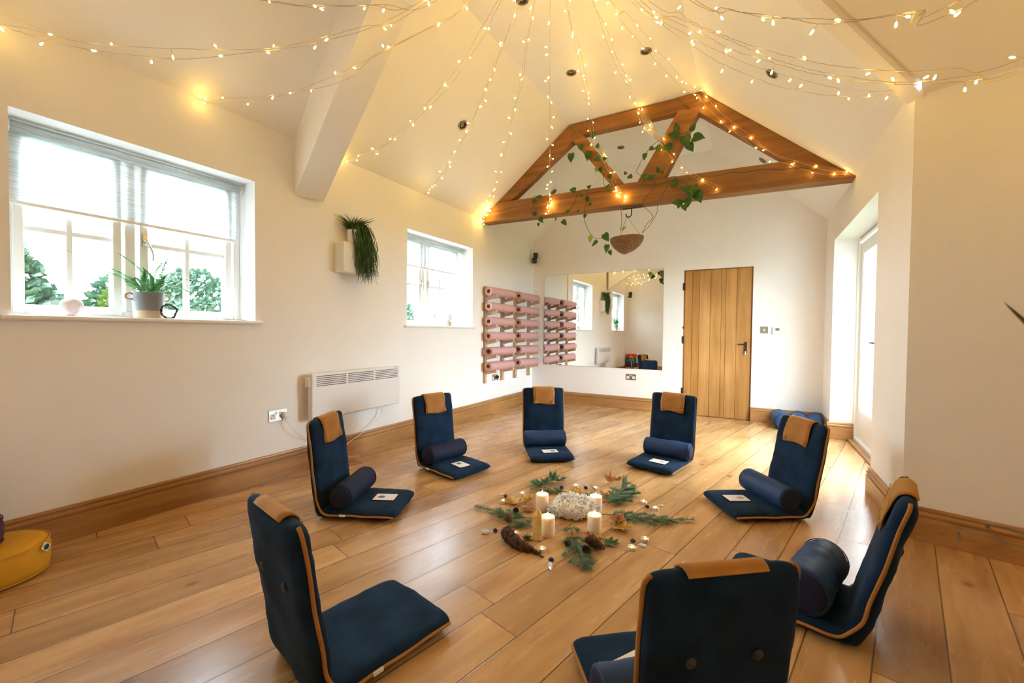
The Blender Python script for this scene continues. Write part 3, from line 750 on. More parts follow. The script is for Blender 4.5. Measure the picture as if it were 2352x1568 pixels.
def floor_chair(i, x, y, yaw, lean, label):
    t = thing('floor_chair', label, 'floor chair', (x, y, 0), yaw, 'navy floor chairs set in a circle')
    m, _ = pillow(CL + .02, CW, .058, seed=i, amp=.0042 if i == 0 else .002); m.obj('seat', 'velvet', t, smooth=True, loc=(-.02, 0, .036))
    TB = .066
    m, h = pillow(CB, CW, TB, nx=26, seed=i + 20)
    bk = m.obj('backrest', 'velvet', t, smooth=True)
    ax = V((-math.sin(lean), 0, math.cos(lean))); nf = V((math.cos(lean), 0, math.sin(lean)))
    base = V((-.0, 0, .012))
    Tm = Matrix.Identity(4)
    for k in range(3): Tm[k][0], Tm[k][1], Tm[k][2], Tm[k][3] = ax[k], V((0, 1, 0))[k], nf[k], base[k]
    # local x -> up the back, y -> across (kept), z -> forward normal ; right-handed: x cross y = -nf so flip y
    for k in range(3): Tm[k][1] = V((0, -1, 0))[k]
    bk.matrix_local = Tm
    # piping
    for s in (1, -1):
        path = [V((CL - .012, s * (CW / 2 - .004), .030)), V((CL - .05, s * CW / 2, .034))]
        for k in range(1, 6): path.append(V((CL - .05 - (CL - .12) * k / 5, s * (CW / 2 + .001), .034 + .002 * math.sin(k * 2.1 + i))))
        c0 = base + ax * .10; path += [V((.035, s * (CW / 2 + .001), .040)), V((.012, s * (CW / 2 + .001), .062))]
        for k in range(0, 7): q = base + ax * (.11 + (CB - .135) * k / 6) + nf * (.002 * math.sin(k * 1.7 + i)); path.append(V((q.x, s * (CW / 2 + .001), q.z)))
        q = base + ax * (CB - .006); path.append(V((q.x, s * (CW / 2 - .018), q.z)))
        m = MB(); m.tube(bez(path, 4), .0062, 8); m.obj('piping', 'suede', t, smooth=True)
    # suede headrest flap draped over the top
    prof = []
    def surf(u): return TB / 2 * max(0, (1 - abs(u) ** 9)) ** (1 / 2.6)
    fl = .158
    for k in range(9): a = CB - fl + (fl - .03) * k / 8; prof.append((a, surf(a * 2 / CB - 1) + .004))
    for k in range(1, 7):
        an = PI * k / 8; prof.append((CB - .03 + .036 * math.sin(an), (surf(.9) + .004) * math.cos(an)))
    
    hwid = .103
    vs = []; fs = []; ny = 6; n = len(prof)
    for s, off in ((0, .0045), (1, -.001)):
        for k, (a, z) in enumerate(prof):
            k0, k1 = max(k - 1, 0), min(k + 1, n - 1); ta = V((prof[k1][0] - prof[k0][0], prof[k1][1] - prof[k0][1], 0)).normalized(); no = V((-ta.y, ta.x, 0))
            if no.y * z < 0 and abs(z) > .01: no = -no
            if abs(z) <= .01 and no.x < 0: no = -no
            for j in range(ny + 1):
                yy = -hwid + 2 * hwid * j / ny
                wob = .004 * math.sin(j * 1.3 + k * .6 + i) if k < 8 else 0
                vs.append((a + no.x * off + (.006 * math.sin(j * 1.1 + i) if k == 0 else 0), yy * (1 + .03 * math.sin(k * .7 + i)), z + no.y * off + max(0, wob)))
    def id_(s, k, j): return s * n * (ny + 1) + k * (ny + 1) + j
    for k in range(n - 1):
        for j in range(ny):
            fs.append((id_(0, k, j), id_(0, k, j + 1), id_(0, k + 1, j + 1), id_(0, k + 1, j))); fs.append((id_(1, k, j), id_(1, k + 1, j), id_(1, k + 1, j + 1), id_(1, k, j + 1)))
        fs.append((id_(0, k, 0), id_(0, k + 1, 0), id_(1, k + 1, 0), id_(1, k, 0))); fs.append((id_(0, k, ny), id_(1, k, ny), id_(1, k + 1, ny), id_(0, k + 1, ny)))
    for k in (0, n - 1):
        for j in range(ny): fs.append((id_(0, k, j), id_(1, k, j), id_(1, k, j + 1), id_(0, k, j + 1)))
    m = MB(); m.add(vs, fs); fo = m.obj('headrest_flap', 'suede', t, smooth=True); fo.matrix_local = Tm
    # stitching line and buttons of the flap
    zf = TB / 2 + .0095
    m = MB(); m.tube([(CB - .03, -hwid + .012, zf), (CB - fl + .014, -hwid + .012, zf + .001), (CB - fl + .014, hwid - .012, zf + .001), (CB - .03, hwid - .012, zf)], .0012, 4); m.obj('stitch_line', 'suede', fo)
    for s in (1, -1):
        m = MB(); m.lathe([(0, -.002), (.012, -.002), (.012, .003), (.008, .007), (0, .008)], 14, c=(CB - fl + .020, s * (hwid - .020), zf)); m.obj('button', 'suede', fo, smooth=True)
    for s in (1, -1):
        m = MB(); m.lathe([(0, .002), (.014, .001), (.013, -.005), (0, -.007)], 16, c=(CB * .64, s * .086, -TB / 2 + .0)); m.obj('back_button', 'dark_button', bk, smooth=True)
    m = MB(); m.box((.13, -CW / 2 - .009, .030), (.165, -CW / 2 - .004, .042)); m.obj('care_tag', 'tag', t)
    return t
CH = [(-1.236, .831, 78.4, 8.8, 'bare navy floor chair without bolster or card, its buttoned back to the nearby window wall'),
      (-2.274, 1.746, 25.1, 6.6, 'navy floor chair in front of the panel heater, seen side-on'),
      (-2.288, 2.761, -13.3, 7.6, 'navy floor chair by the wall between the heater and the pink mats'),
      (-1.711, 3.645, -55, 6.7, 'navy floor chair facing straight at the viewer below the mirror'),
      (-.597, 3.90, -102.6, 6.9, 'navy floor chair directly in front of the oak door'),
      (.222, 3.203, -147, 10.8, 'navy floor chair in front of the three piled bolsters'),
      (.372, 2.055, 167.8, 14.2, 'strongly reclined navy floor chair beside the wall corner, with upright fat bolster'),
      (-.087, 1.133, 129, 6.8, 'navy floor chair showing its two-button back, nearest the plant leaves')]
for i, (x, y, a, l, lab) in enumerate(CH): floor_chair(i, x, y, R(a), R(l), lab)

def bolster(label, loc, rot, L=.36, r=.070, seed=0, mat=('satin', 'satin_dark'), group='navy bolster cushions on the chairs', wr=1.0):
    m = MB(); n = 28; k = 22; vs = []; fs = []
    prof = [(-L / 2, 0), (-L / 2 - .004, r * .35), (-L / 2, r * .72), (-L / 2 + .006, r * .93), (-L / 2 + .022, r)]
    prof += [(-L / 2 + .022 + (L - .044) * j / k, r) for j in range(1, k)] + [(-a, b) for a, b in prof[::-1]]
    for j, (yy, rr) in enumerate(prof):
        for q in range(n):
            a = 2 * PI * q / n; e = 1
            if rr > r * .5:
                e += wr * (.035 * noise.noise(V((yy * 9 + seed * 5, math.cos(a) * 1.3, math.sin(a) * 1.3))) + .02 * noise.noise(V((yy * 30 + seed, math.cos(a) * 2.5, math.sin(a) * 2.5))))
                if abs(yy) > L / 2 - .03: e -= .02 * abs(math.sin(a * 7 + seed))
            vs.append((rr * e * math.cos(a), yy, rr * e * math.sin(a)))
    for j in range(len(prof) - 1):
        for q in range(n): fs.append((j * n + q, j * n + (q + 1) % n, (j + 1) * n + (q + 1) % n, (j + 1) * n + q))
    t = thing('bolster_cushion', label, 'bolster', loc, 0, group); t.rotation_euler = rot
    mm = MB()
    for f_ in fs: pass
    mm.add(vs, fs); b = mm.obj('cover', mat[0], t, smooth=True)
    for s in (1, -1):
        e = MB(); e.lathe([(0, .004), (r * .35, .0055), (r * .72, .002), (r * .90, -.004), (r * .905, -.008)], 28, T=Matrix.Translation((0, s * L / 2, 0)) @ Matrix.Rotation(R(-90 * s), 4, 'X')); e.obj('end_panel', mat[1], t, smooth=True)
    for sg in (1, -1): s = MB(); s.tube([(r * .97 * math.cos(a), sg * (L / 2 - .012), r * .97 * math.sin(a)) for a in [2 * PI * k_ / 24 for k_ in range(24)]], .0022, 5, closed=True); s.obj('seam', mat[0], t)
    return t
BL = {1: ('dark navy bolster on the chair in front of the heater', .125, .0, 0), 2: ('dark navy bolster on the chair between heater and pink mats', .12, -.01, 3),
      3: ('navy bolster on the chair facing the viewer below the mirror', .12, -.012, -1), 4: ('navy bolster on the chair in front of the oak door', .12, .02, 5),
      5: ('navy bolster on the chair in front of the piled bolsters', .13, .0, 4), 6: ('fat navy bolster on the strongly reclined chair by the wall corner', .135, .0, -6),
      7: ('navy bolster poking out beyond the two-button chair back', .13, .035, 0)}
for i, (lab, fx, fy, da) in BL.items():
    x, y, a, l, _ = CH[i]; a = R(a); r = .086 if i == 6 else .072
    if i == 6: fx = .125
    lx = fx if i != 6 else fx + .005
    p = V((x + math.cos(a) * lx - math.sin(a) * fy, y + math.sin(a) * lx + math.cos(a) * fy, .063 + r * .97))
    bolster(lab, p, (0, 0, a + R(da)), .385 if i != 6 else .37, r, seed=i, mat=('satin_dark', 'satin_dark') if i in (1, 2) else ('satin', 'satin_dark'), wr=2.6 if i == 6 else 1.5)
for k, (bx, lab) in enumerate(((.335, 'navy bolster of the corner pile, furthest from the recess'), (.505, 'navy bolster in the middle of the corner pile'), (.665, 'navy bolster of the corner pile, tight in the corner'))):
    bolster(lab, (bx, 5.97, .100), (0, 0, R(6 - 8 * k)), .34, .098, seed=30 + k, mat=('satin', 'satin'), group='navy bolsters piled in the corner', wr=1.5)

def card(label, i, lx, ly, rz, printed='oval'):
    x, y, a, l, _ = CH[i]; a = R(a)
    p = (x + math.cos(a) * lx - math.sin(a) * ly, y + math.sin(a) * lx + math.cos(a) * ly, .0705)
    t = thing('printed_card', label, 'card', p, a + R(rz), 'printed cards on the chair seats')
    m = MB(); n = 5; pts = []
    for cx, cy, a0 in ((.043, .062, 0), (-.043, .062, 90), (-.043, -.062, 180), (.043, -.062, 270)):
        for k in range(n): b = R(a0 + 90 * k / (n - 1)); pts.append((cx + .005 * math.cos(b), cy + .005 * math.sin(b), 0))
    m.prism(pts, (0, 0, .0012)); m.obj('paper', 'card', t)
    m = MB(); m.prism([(.0 + .018 * math.cos(b), .024 + .022 * math.sin(b), .0012) for b in [2 * PI * k / 24 for k in range(24)]], (0, 0, .0003)); m.obj('emblem_print', 'ink' if printed == 'oval' else 'ink2', t)
    m = MB(); m.box((-.022, -.018, .0012), (.022, -.0172, .0014)); m.obj('text_line', 'ink2', t)
card('white card with blue-grey oval, on the chair in front of the heater', 1, .325, .01, 92)
card('white card on the chair between heater and pink mats', 2, .33, -.02, 85)
card('white card with small dark oval on the chair below the mirror', 3, .33, -.0, 5)
card('white card with grey print on the chair before the oak door', 4, .33, .035, 0, 'grey')
card('white card with faint grey print on the chair before the piled bolsters', 5, .33, -.01, 88, 'grey')
card('white card peeping out beside the two-button chair back', 7, .29, .025, 20, 'grey')

# ------------------------------------------------------------------ cushion stack in the near corner
def cushion(label, loc, r, h, mat, seed, lab_tag=False):
    t = thing('round_cushion', label, 'cushion', loc, 0, 'stack of round meditation cushions')
    m = MB(); prof = [(0, 0), (r * .8, 0), (r * .96, h * .10), (r, h * .3), (r, h * .7), (r * .95, h * .9), (r * .8, h), (r * .4, h * 1.03), (0, h * 1.03)]
    m.lathe(prof, 40)
    for k, p in enumerate(m.v):
        e = 1 + .03 * noise.noise(V((p.x * 9, p.y * 9, p.z * 9 + seed))); m.v[k] = V((p.x * e, p.y * e, p.z))
    m.obj('cover', mat, t, smooth=True)
    for hz in (.9, .1): m = MB(); m.tube([(r * .98 * math.cos(a), r * .98 * math.sin(a), h * hz) for a in [2 * PI * k / 40 for k in range(40)]], .003, 5, closed=True); m.obj('seam', mat, t)
    return t
cu = cushion('mustard yellow round cushion at the bottom of the corner stack', (XL + .215, .455, 0), .185, .155, 'yellow', 1)
an = R(48)
Tt = Matrix.Translation((.184 * math.cos(an), .184 * math.sin(an), .122)) @ Matrix.Rotation(an, 4, 'Z')
m = MB(); m.prism([Tt @ V((.006, -.0, .022)), Tt @ V((.012, .024, .0)), Tt @ V((.012, 0, -.022)), Tt @ V((.006, -.024, 0))], Tt.to_3x3() @ V((.002, 0, 0))); tg = m.obj('fabric_tag', 'tag', cu)
m = MB(); m.prism([Tt @ V((.0125, .013 * math.cos(b), .013 * math.sin(b))) for b in [2 * PI * k / 20 for k in range(20)]], Tt.to_3x3() @ V((.0015, 0, 0))); m.obj('round_logo', 'logo', tg)
cushion('purple round cushion on the mustard one', (XL + .20, .345, .161), .155, .12, 'purple', 2)
cushion('green round cushion in the corner stack', (XL + .17, .325, .286), .145, .11, 'green', 3)
cushion('orange round cushion on top of the corner stack', (XL + .17, .305, .401), .14, .12, 'orange', 4)

# ------------------------------------------------------------------ plants
def frond(m, path, ll, n, curl=.0, mi=0, seed=0, width=.006, droop=.2, stem=.0016):
    P = bez(path, 8); m.tube(P, [stem * (1 - .7 * k / (len(P) - 1)) for k in range(len(P))], 5, mi=mi)
    rnd = random.Random(seed); L = len(P) - 1
    for k in range(n):
        t = .12 + .88 * k / (n - 1) if n > 1 else .5
        f_ = t * L; i = min(int(f_), L - 1); p = P[i].lerp(P[i + 1], f_ - i); d = (P[i + 1] - P[i]).normalized()
        side = d.cross(V((0, 0, 1)))
        side = side.normalized() if side.length > .05 else V((1, 0, 0)); upv = side.cross(d).normalized()
        l = ll * math.sin(PI * min(1, .15 + t * .85)) ** .6 * (1.02 - .75 * t) * rnd.uniform(.85, 1.1)
        for s in (1, -1):
            dr = (side * s * .9 + d * .45 - V((0, 0, droop)) + upv * rnd.uniform(-.1, .15)).normalized(); wd = d * width * .5
            q = p + dr * l * .5 + upv * l * .06; e = p + dr * l - V((0, 0, l * curl))
            m.add([p, q - wd, e, q + wd, q + upv * .0008], [(0, 1, 4), (1, 2, 4), (2, 3, 4), (3, 0, 4)], mi)
# fern in the two-handled pot on the wide window sill
px, py, pz = XL - .085, 1.135, 1.181
t = thing('potted_fern', 'fern in grey two-handled pot on the wide window sill', 'potted plant', (px, py, pz))
m = MB(); m.lathe([(0, 0), (.066, 0), (.070, .006), (.073, .045)], 36); m.obj('pot_foot', 'clay', t, smooth=False)
m = MB(); m.lathe([(.073, .045), (.079, .15), (.080, .156), (.074, .156), (.070, .13), (0, .13)], 36); smooth_by_angle(m.obj('pot', 'grey_pot', t))
for s in (1, -1):
    m = MB(); m.tube([(0, s * (.090 + .019 * math.cos(a)), .128 + .019 * math.sin(a)) for a in [2 * PI * k / 18 for k in range(18)]], .0068, 8, closed=True); m.obj('handle', 'clay', t, smooth=True)
m = MB(); rnd = random.Random(5)
fr_ = [((0, -.02, .14), (.01, -.10, .24), (.0, -.22, .30), (-.01, -.36, .36)), ((0, -.02, .14), (.02, -.09, .21), (.02, -.17, .25), (.02, -.27, .265)), ((0, 0, .14), (.0, -.01, .25), (-.01, -.07, .33), (-.01, -.135, .375)),
       ((0, .0, .14), (.03, -.01, .2), (.05, -.02, .26), (.06, -.045, .30)), ((0, .02, .14), (.03, .06, .25), (.03, .12, .29), (.02, .19, .30)), ((0, .03, .14), (.0, .08, .23), (.0, .16, .275), (0, .235, .295)),
       ((0, .03, .14), (.02, .09, .21), (.02, .17, .25), (.02, .27, .27)), ((0, .03, .14), (.03, .09, .19), (.03, .15, .20), (.02, .21, .175)), ((0, .02, .14), (-.02, .06, .28), (-.03, .09, .35), (-.04, .13, .40)), ((0, 0, .14), (.05, .03, .2), (.07, .05, .25), (.08, .07, .27)), ((0, 0, .14), (.06, -.05, .19), (.08, -.09, .23), (.09, -.11, .22))]
for k, pth in enumerate(fr_): frond(m, pth, .060, 44, seed=k, width=.008, stem=.0024)
m.obj('foliage', 'fern', t)
# web ring leaning on the pot
t = thing('twig_web_ring', 'dark twig ring strung with thread, leaning against the fern pot', 'dreamcatcher', (XL + .003, 1.205, 1.181 + .043), 0)
rg = [(.006 * math.sin(a * 5), .040 * math.cos(a) * (1 + .05 * math.sin(3 * a)), .042 * math.sin(a)) for a in [2 * PI * k / 30 for k in range(30)]]
m = MB(); m.tube(rg, [.0052 + .0018 * math.sin(k * 2.3) for k in range(30)], 6, closed=True); m.obj('ring', 'twig', t)
m = MB()
for k in range(6):
    m.tube([rg[(k * 5) % 30], rg[(k * 5 + 12) % 30]], .0008, 3)
m.obj('thread_web', 'thread', t)
# stones on the sills
def blob(name, label, cat, loc, sx, sy, sz, mat, seed, facets=10, group=None, amp=.12):
    m = MB(); prof = [(math.sin(PI * k / facets), -math.cos(PI * k / facets)) for k in range(facets + 1)]
    m.lathe(prof, facets * 2)
    for k, p in enumerate(m.v):
        e = 1 + amp * noise.noise(V((p.x * 1.6 + seed, p.y * 1.6, p.z * 1.6)))
        m.v[k] = V((p.x * sx * e, p.y * sy * e, (p.z * e + 1) * sz))
    o = m.obj(name, mat, loc=loc, smooth=True); return tag(o, label, cat, group)
blob('rose_quartz', 'pale pink quartz lump on the wide window sill beside the fern', 'crystal', (XL - .08, .80, 1.179), .035, .05, .05, 'rose', 3)
blob('rose_quartz', 'pink quartz tower on the sill of the smaller window', 'crystal', (XL - .07, 3.76, 1.179), .03, .042, .075, 'rose', 9)
t = thing('shell_in_globe', 'small clear globe with brown shell on the smaller window sill', 'ornament', (XL - .06, 4.02, 1.180))
m = MB(); m.lathe([(0, 0), (.042, 0), (.045, .03), (.04, .05), (0, .052)], 20); m.obj('base', 'clay', t, smooth=True)
m = MB(); m.lathe([(.02, .05), (.045, .07), (.055, .10), (.048, .135), (.03, .155), (0, .16)], 20); m.obj('globe', 'clear', t, smooth=True)
m = MB(); m.tube(bez([(0, -.02, .07), (.01, .015, .085), (0, .01, .12), (0, -.015, .10)], 5), .014, 8); m.obj('shell', 'rock', t, smooth=True)
m = MB(); m.box((-.02, -.07, 0), (.02, .07, .004)); tag(m.obj('incense_holder', 'slot', loc=(XL - .03, 1.60, 1.181), bevel=.001), 'thin dark incense holder lying at the end of the wide sill', 'incense holder')

# planter box and trailing grass plant
t = thing('planter_shelf', 'white box planter shelf fixed high between the windows', 'shelf', (XL, 2.575, 1.612))
m = MB(); m.box((0, -.19, 0), (.125, .19, .262)); m.obj('shelf_box', 'white_pot', t, bevel=.014, seg=3)
t = thing('trailing_plant', 'grassy green plant spilling from white pot on the box shelf', 'potted plant', (XL + .075, 2.53, 1.877))
m = MB(); m.lathe([(0, 0), (.050, 0), (.054, .02), (.056, .115), (.050, .115), (.048, .10), (0, .10)], 28); smooth_by_angle(m.obj('pot', 'white_pot', t))
m = MB(); rnd = random.Random(8)
for k in range(430):
    a = rnd.uniform(0, 2 * PI); r0 = rnd.uniform(0, .045); p = V((r0 * math.cos(a), r0 * math.sin(a), .10))
    tr_ = rnd.random()
    if tr_ < .42:                # upright tuft
        l = rnd.uniform(.06, .15); o_ = V((math.cos(a) * rnd.uniform(.3, 1), math.sin(a) * rnd.uniform(.3, 1.1), 0)) * l
        pts = [p, p + V((0, 0, l * .6)) + o_ * .45, p + V((0, 0, l * .85)) + o_ * 1.1]
    else:                        # trailing strand toward +y and front
        l = rnd.uniform(.15, .46); oy = rnd.uniform(-.03, .15); ox = rnd.uniform(.0, .09)
        pts = [p, p + V((ox * .6, oy * .7, rnd.uniform(.03, .08))), p + V((ox + .01, oy, -l * .25)), p + V((ox + rnd.uniform(-.01, .02), oy + rnd.uniform(-.03, .05), -l * .65)), p + V((ox + rnd.uniform(-.02, .03), oy + rnd.uniform(-.06, .08), -l))]
    for q in pts:
        if q.x < -.06: q.x = -.06
        if q.z < .0 and q.x < .062: q.x = .062 + rnd.uniform(0, .02)
    P = bez(pts, 3); m.tube(P, [.0024] * (len(P) - 2) + [.0016, .0006], 4)
m.obj('foliage', 'grassy', t)

# hanging basket, hook, pothos vine
BX, BY, BZ = -1.222, YT + .05, 2.165
t = thing('hanging_basket', 'conical woven rattan basket hanging on chains under the tie beam', 'hanging basket', (BX, BY, BZ))
m = MB(); prof = []
for k in range(27):
    f_ = k / 26; r = .025 + (.178 - .025) * math.sin(f_ * PI / 2) ** .85; z = -.165 + .18 * f_ ** 1.15
    prof.append((r + (.007 if k % 2 else -.002), z))
prof = [(0, -.168)] + prof + [(.165, .02), (.12, -.03), (0, -.10)]
m.lathe(prof, 44)
for k, p in enumerate(m.v):
    a = math.atan2(p.y, p.x); p.z += .012 * math.sin(a + .6) ; e = 1 + .012 * math.sin(a * 23 + p.z * 160); m.v[k] = V((p.x * e, p.y * e, p.z))
m.obj('woven_bowl', 'rattan', t, smooth=False)
top = V((0, 0, .245))
for s in range(3):
    a = R(20 + 120 * s); e = V((.165 * math.cos(a), .165 * math.sin(a), .01)); m = MB()
    n_ = 34
    for k in range(n_):
        p = e.lerp(top, k / n_); q = e.lerp(top, (k + .8) / n_); m.tube([p, q], .0022 if k % 2 else .0014, 4)
    m.obj('chain', 'black', t)
hk = thing('beam_hook', 'black iron hook plate screwed under the tie beam', 'hook', (BX, YT + .045, 2.49))
m = MB(); m.box((-.05, -.015, .0), (.17, .015, .006)); m.obj('mounting_plate', 'black', hk)
m = MB(); m.tube(bez([(.05, 0, 0), (.05, 0, -.05), (.045, 0, -.075), (.02, 0, -.09), (-.005, 0, -.078), (-.012, 0, -.05)], 6), .006, 8); m.obj('hook', 'black', hk, smooth=True)
def heart(m, base, tip_dir, nrm, s, mi=0, fold=.1):
    x = Vector(tip_dir).normalized(); n = Vector(nrm); n = (n - x * n.dot(x)); n = n.normalized() if n.length > 1e-4 else x.orthogonal().normalized(); y = n.cross(x)
    out = [(0, 0), (-.07, .15), (-.02, .31), (.13, .41), (.36, .40), (.62, .27), (.84, .11), (1.0, 0)]
    up_ = [(a, b) for a, b in out[1:-1]]
    vs = []; mid = [0, .0, .12, .3, .5, .7, .88, 1.0]
    for a in mid: vs.append(Vector(base) + x * a * s + n * (-.10 * a * a) * s)
    for sg in (1, -1):
        for k, (a, b) in enumerate(up_): vs.append(Vector(base) + x * a * s + y * sg * b * s + n * (b * fold - .10 * a * a) * s)
    fs = []
    for g, st in ((1, 8), (-1, 14)):
        for k in range(5):
            q = (k + 1, k + 2, st + k + 1, st + k); fs.append(q if g == 1 else q[::-1])
        fs.append((0, 1, st) if g == 1 else (0, st, 1)); fs.append((6, 7, st + 5) if g == 1 else (6, st + 5, 7))
    m.add(vs, fs, mi)
vine = thing('pothos_vine', 'heart-leaved green vine wound along the oak truss and basket', 'climbing plant', (BX, YT, 2.3))
vb = V((BX, YT, 2.3)); rnd = random.Random(12)
def vp(u, v, dy=0): return on_y(u, v, YT - .07 + dy) - vb
VN = [  # stems as pixel paths on the truss face
    [(1397, 540, .1), (1370, 548), (1352, 530), (1342, 500), (1345, 470), (1350, 440), (1342, 435)],
    [(1475, 535, .1), (1490, 520), (1500, 505), (1510, 485), (1510, 465), (1520, 450), (1535, 420), (1528, 405)],
    [(1475, 535, .1), (1485, 515), (1500, 498), (1485, 480), (1475, 470), (1480, 455), (1495, 440), (1505, 420), (1490, 412), (1475, 405), (1460, 395)],
    [(1425, 530, .1), (1428, 505), (1426, 480), (1424, 466)],
    [(1262, 484), (1280, 492), (1300, 486), (1315, 472), (1330, 440), (1345, 434)],
    [(1242, 455), (1228, 450), (1225, 470), (1235, 495)],
    [(1425, 415), (1400, 400), (1385, 375), (1372, 350), (1345, 345), (1330, 330), (1318, 335)],
    [(1387, 400), (1386, 420), (1400, 440), (1420, 450)],
    [(1460, 395), (1485, 350), (1510, 325), (1540, 312), (1570, 305), (1590, 300)],
    [(1530, 410), (1552, 405), (1580, 425), (1590, 445), (1565, 460)],
]
for k, ps in enumerate(VN):
    m = MB(); m.tube(bez([vp(p[0], p[1], p[2] if len(p) > 2 else rnd.uniform(-.004, .02)) for p in ps], 5), .0026, 5); m.obj('stem', 'stem', vine)
LV = [(1372, 553, -140, 17), (1388, 537, -60, 20), (1357, 541, -100, 16, 1), (1395, 562, -100, 18), (1400, 575, -70, 12), (1428, 528, 30, 12, 1), (1412, 545, -140, 12, 1),
      (1243, 452, 170, 13), (1228, 457, -95, 14), (1232, 492, 160, 14), (1240, 500, -60, 15), (1236, 512, -80, 8), (1300, 488, 20, 12), (1292, 506, -50, 15), (1278, 500, -120, 8),
      (1322, 437, 165, 16), (1335, 446, -70, 9), (1350, 432, 40, 10), (1348, 452, -80, 12), (1330, 482, -140, 8), (1352, 470, 10, 8), (1345, 492, -110, 10),
      (1318, 328, -110, 9), (1312, 352, -95, 20), (1334, 332, -80, 16), (1352, 348, -100, 20), (1358, 315, 50, 15), (1372, 340, 80, 12), (1368, 362, -40, 16), (1371, 385, -100, 10, 1), (1385, 365, 0, 10), (1378, 385, -70, 12),
      (1400, 400, -80, 14), (1395, 425, -60, 12),
      (1482, 352, -100, 14), (1492, 340, -20, 12), (1508, 336, -50, 12), (1544, 334, -170, 22), (1558, 312, 160, 22), (1572, 312, -75, 26), (1588, 300, 60, 16), (1592, 315, -20, 24), (1580, 330, -60, 20), (1555, 300, 100, 16),
      (1452, 404, 190, 12), (1480, 400, -90, 14), (1488, 405, -20, 14), (1512, 396, 100, 12), (1505, 404, 170, 10), (1548, 412, -80, 16), (1548, 417, -120, 12),
      (1592, 425, -100, 28), (1600, 440, -70, 24), (1585, 435, 160, 20), (1580, 455, -90, 18), (1562, 458, -100, 18), (1570, 470, -70, 14), (1555, 466, 170, 10), (1520, 398, 60, 8), (1438, 400, 120, 8)]
mg, my = MB(), MB()
for l in LV:
    u, v, an_, sp = l[:4]; yel = len(l) > 4
    b = vp(u, v, rnd.uniform(-.03, .01)); d = V((math.cos(R(an_)), rnd.uniform(-.35, .1), math.sin(R(an_))))
    heart(my if yel else mg, b, d, V((rnd.uniform(-.4, .4), -1, rnd.uniform(-.2, .7))), sp / 190 * 1.0)
lf = mg.obj('foliage', 'pothos', vine, smooth=True)
lf = my.obj('lime_foliage', 'pothos_y', vine, smooth=True)

# ------------------------------------------------------------------ downlights
def downlight(label, c, n):
    t = thing('downlight', label, 'ceiling light', c, 0, 'recessed ceiling downlights')
    n = Vector(n).normalized(); t.rotation_euler = n.to_track_quat('Z', 'Y').to_euler()
    m = MB(); m.lathe([(.047, .0), (.047, .006), (.040, .010), (.034, .009), (.033, .003), (.033, 0)], 28); m.obj('bezel', 'nickel', t, smooth=True)
    m = MB(); m.lathe([(.033, .003), (.030, .001), (.024, .004), (.024, .005)], 24); m.obj('inner_ring', 'nickel', t, smooth=True)
    m = MB(); m.lathe([(0, .003), (.024, .003)], 24); m.obj('lens', 'lens', t)
def zl(x): return ZL - .016 + (ZK - ZL + .016) * (x - XL) / (XK - XL)
def zr(x): return ZK + (ZR - .01 - ZK) * (x - XA) / (XR + .01 - XA)
nl = V((.8, 0, -1)); nr = V((-.86, 0, -1)); nf_ = V((0, 0, -1))
DL = [((1063, 287), 'L', 'downlight on the slope above the smaller window'), ((1272, 440), 'L', 'downlight on the window slope beyond the truss, half behind the vine'), ((1312, 167), 'F', 'downlight on the flat ceiling just before the truss collar'),
      ((1484, 117), 'F', 'downlight on the flat ceiling before the truss apex'), ((1199, 0), 'F', 'downlight near the hub of the fairy lights'), ((1426, 338), 'F', 'downlight on the flat ceiling seen between the V struts'),
      ((1773, 169), 'R', 'downlight on the slope above the glazed door recess'), ((1752, 368), 'R', 'downlight on the recess slope seen through the truss')]
for (u, v), k, lab in DL:
    d = ray(u, v)
    if k == 'F': p = on_z(u, v, ZK); n = nf_
    else:
        n = nl if k == 'L' else nr
        p0 = V((XL, 0, zl(XL))) if k == 'L' else V((XA, 0, ZK)); n2 = V((-(ZK - zl(XL)) / (XK - XL), 0, 1)) if k == 'L' else V((-(ZR - .01 - ZK) / (XR + .01 - XA), 0, 1))
        p = CAM + d * ((p0 - CAM).dot(n2) / d.dot(n2)); n = -n2
    downlight(lab, p, n)

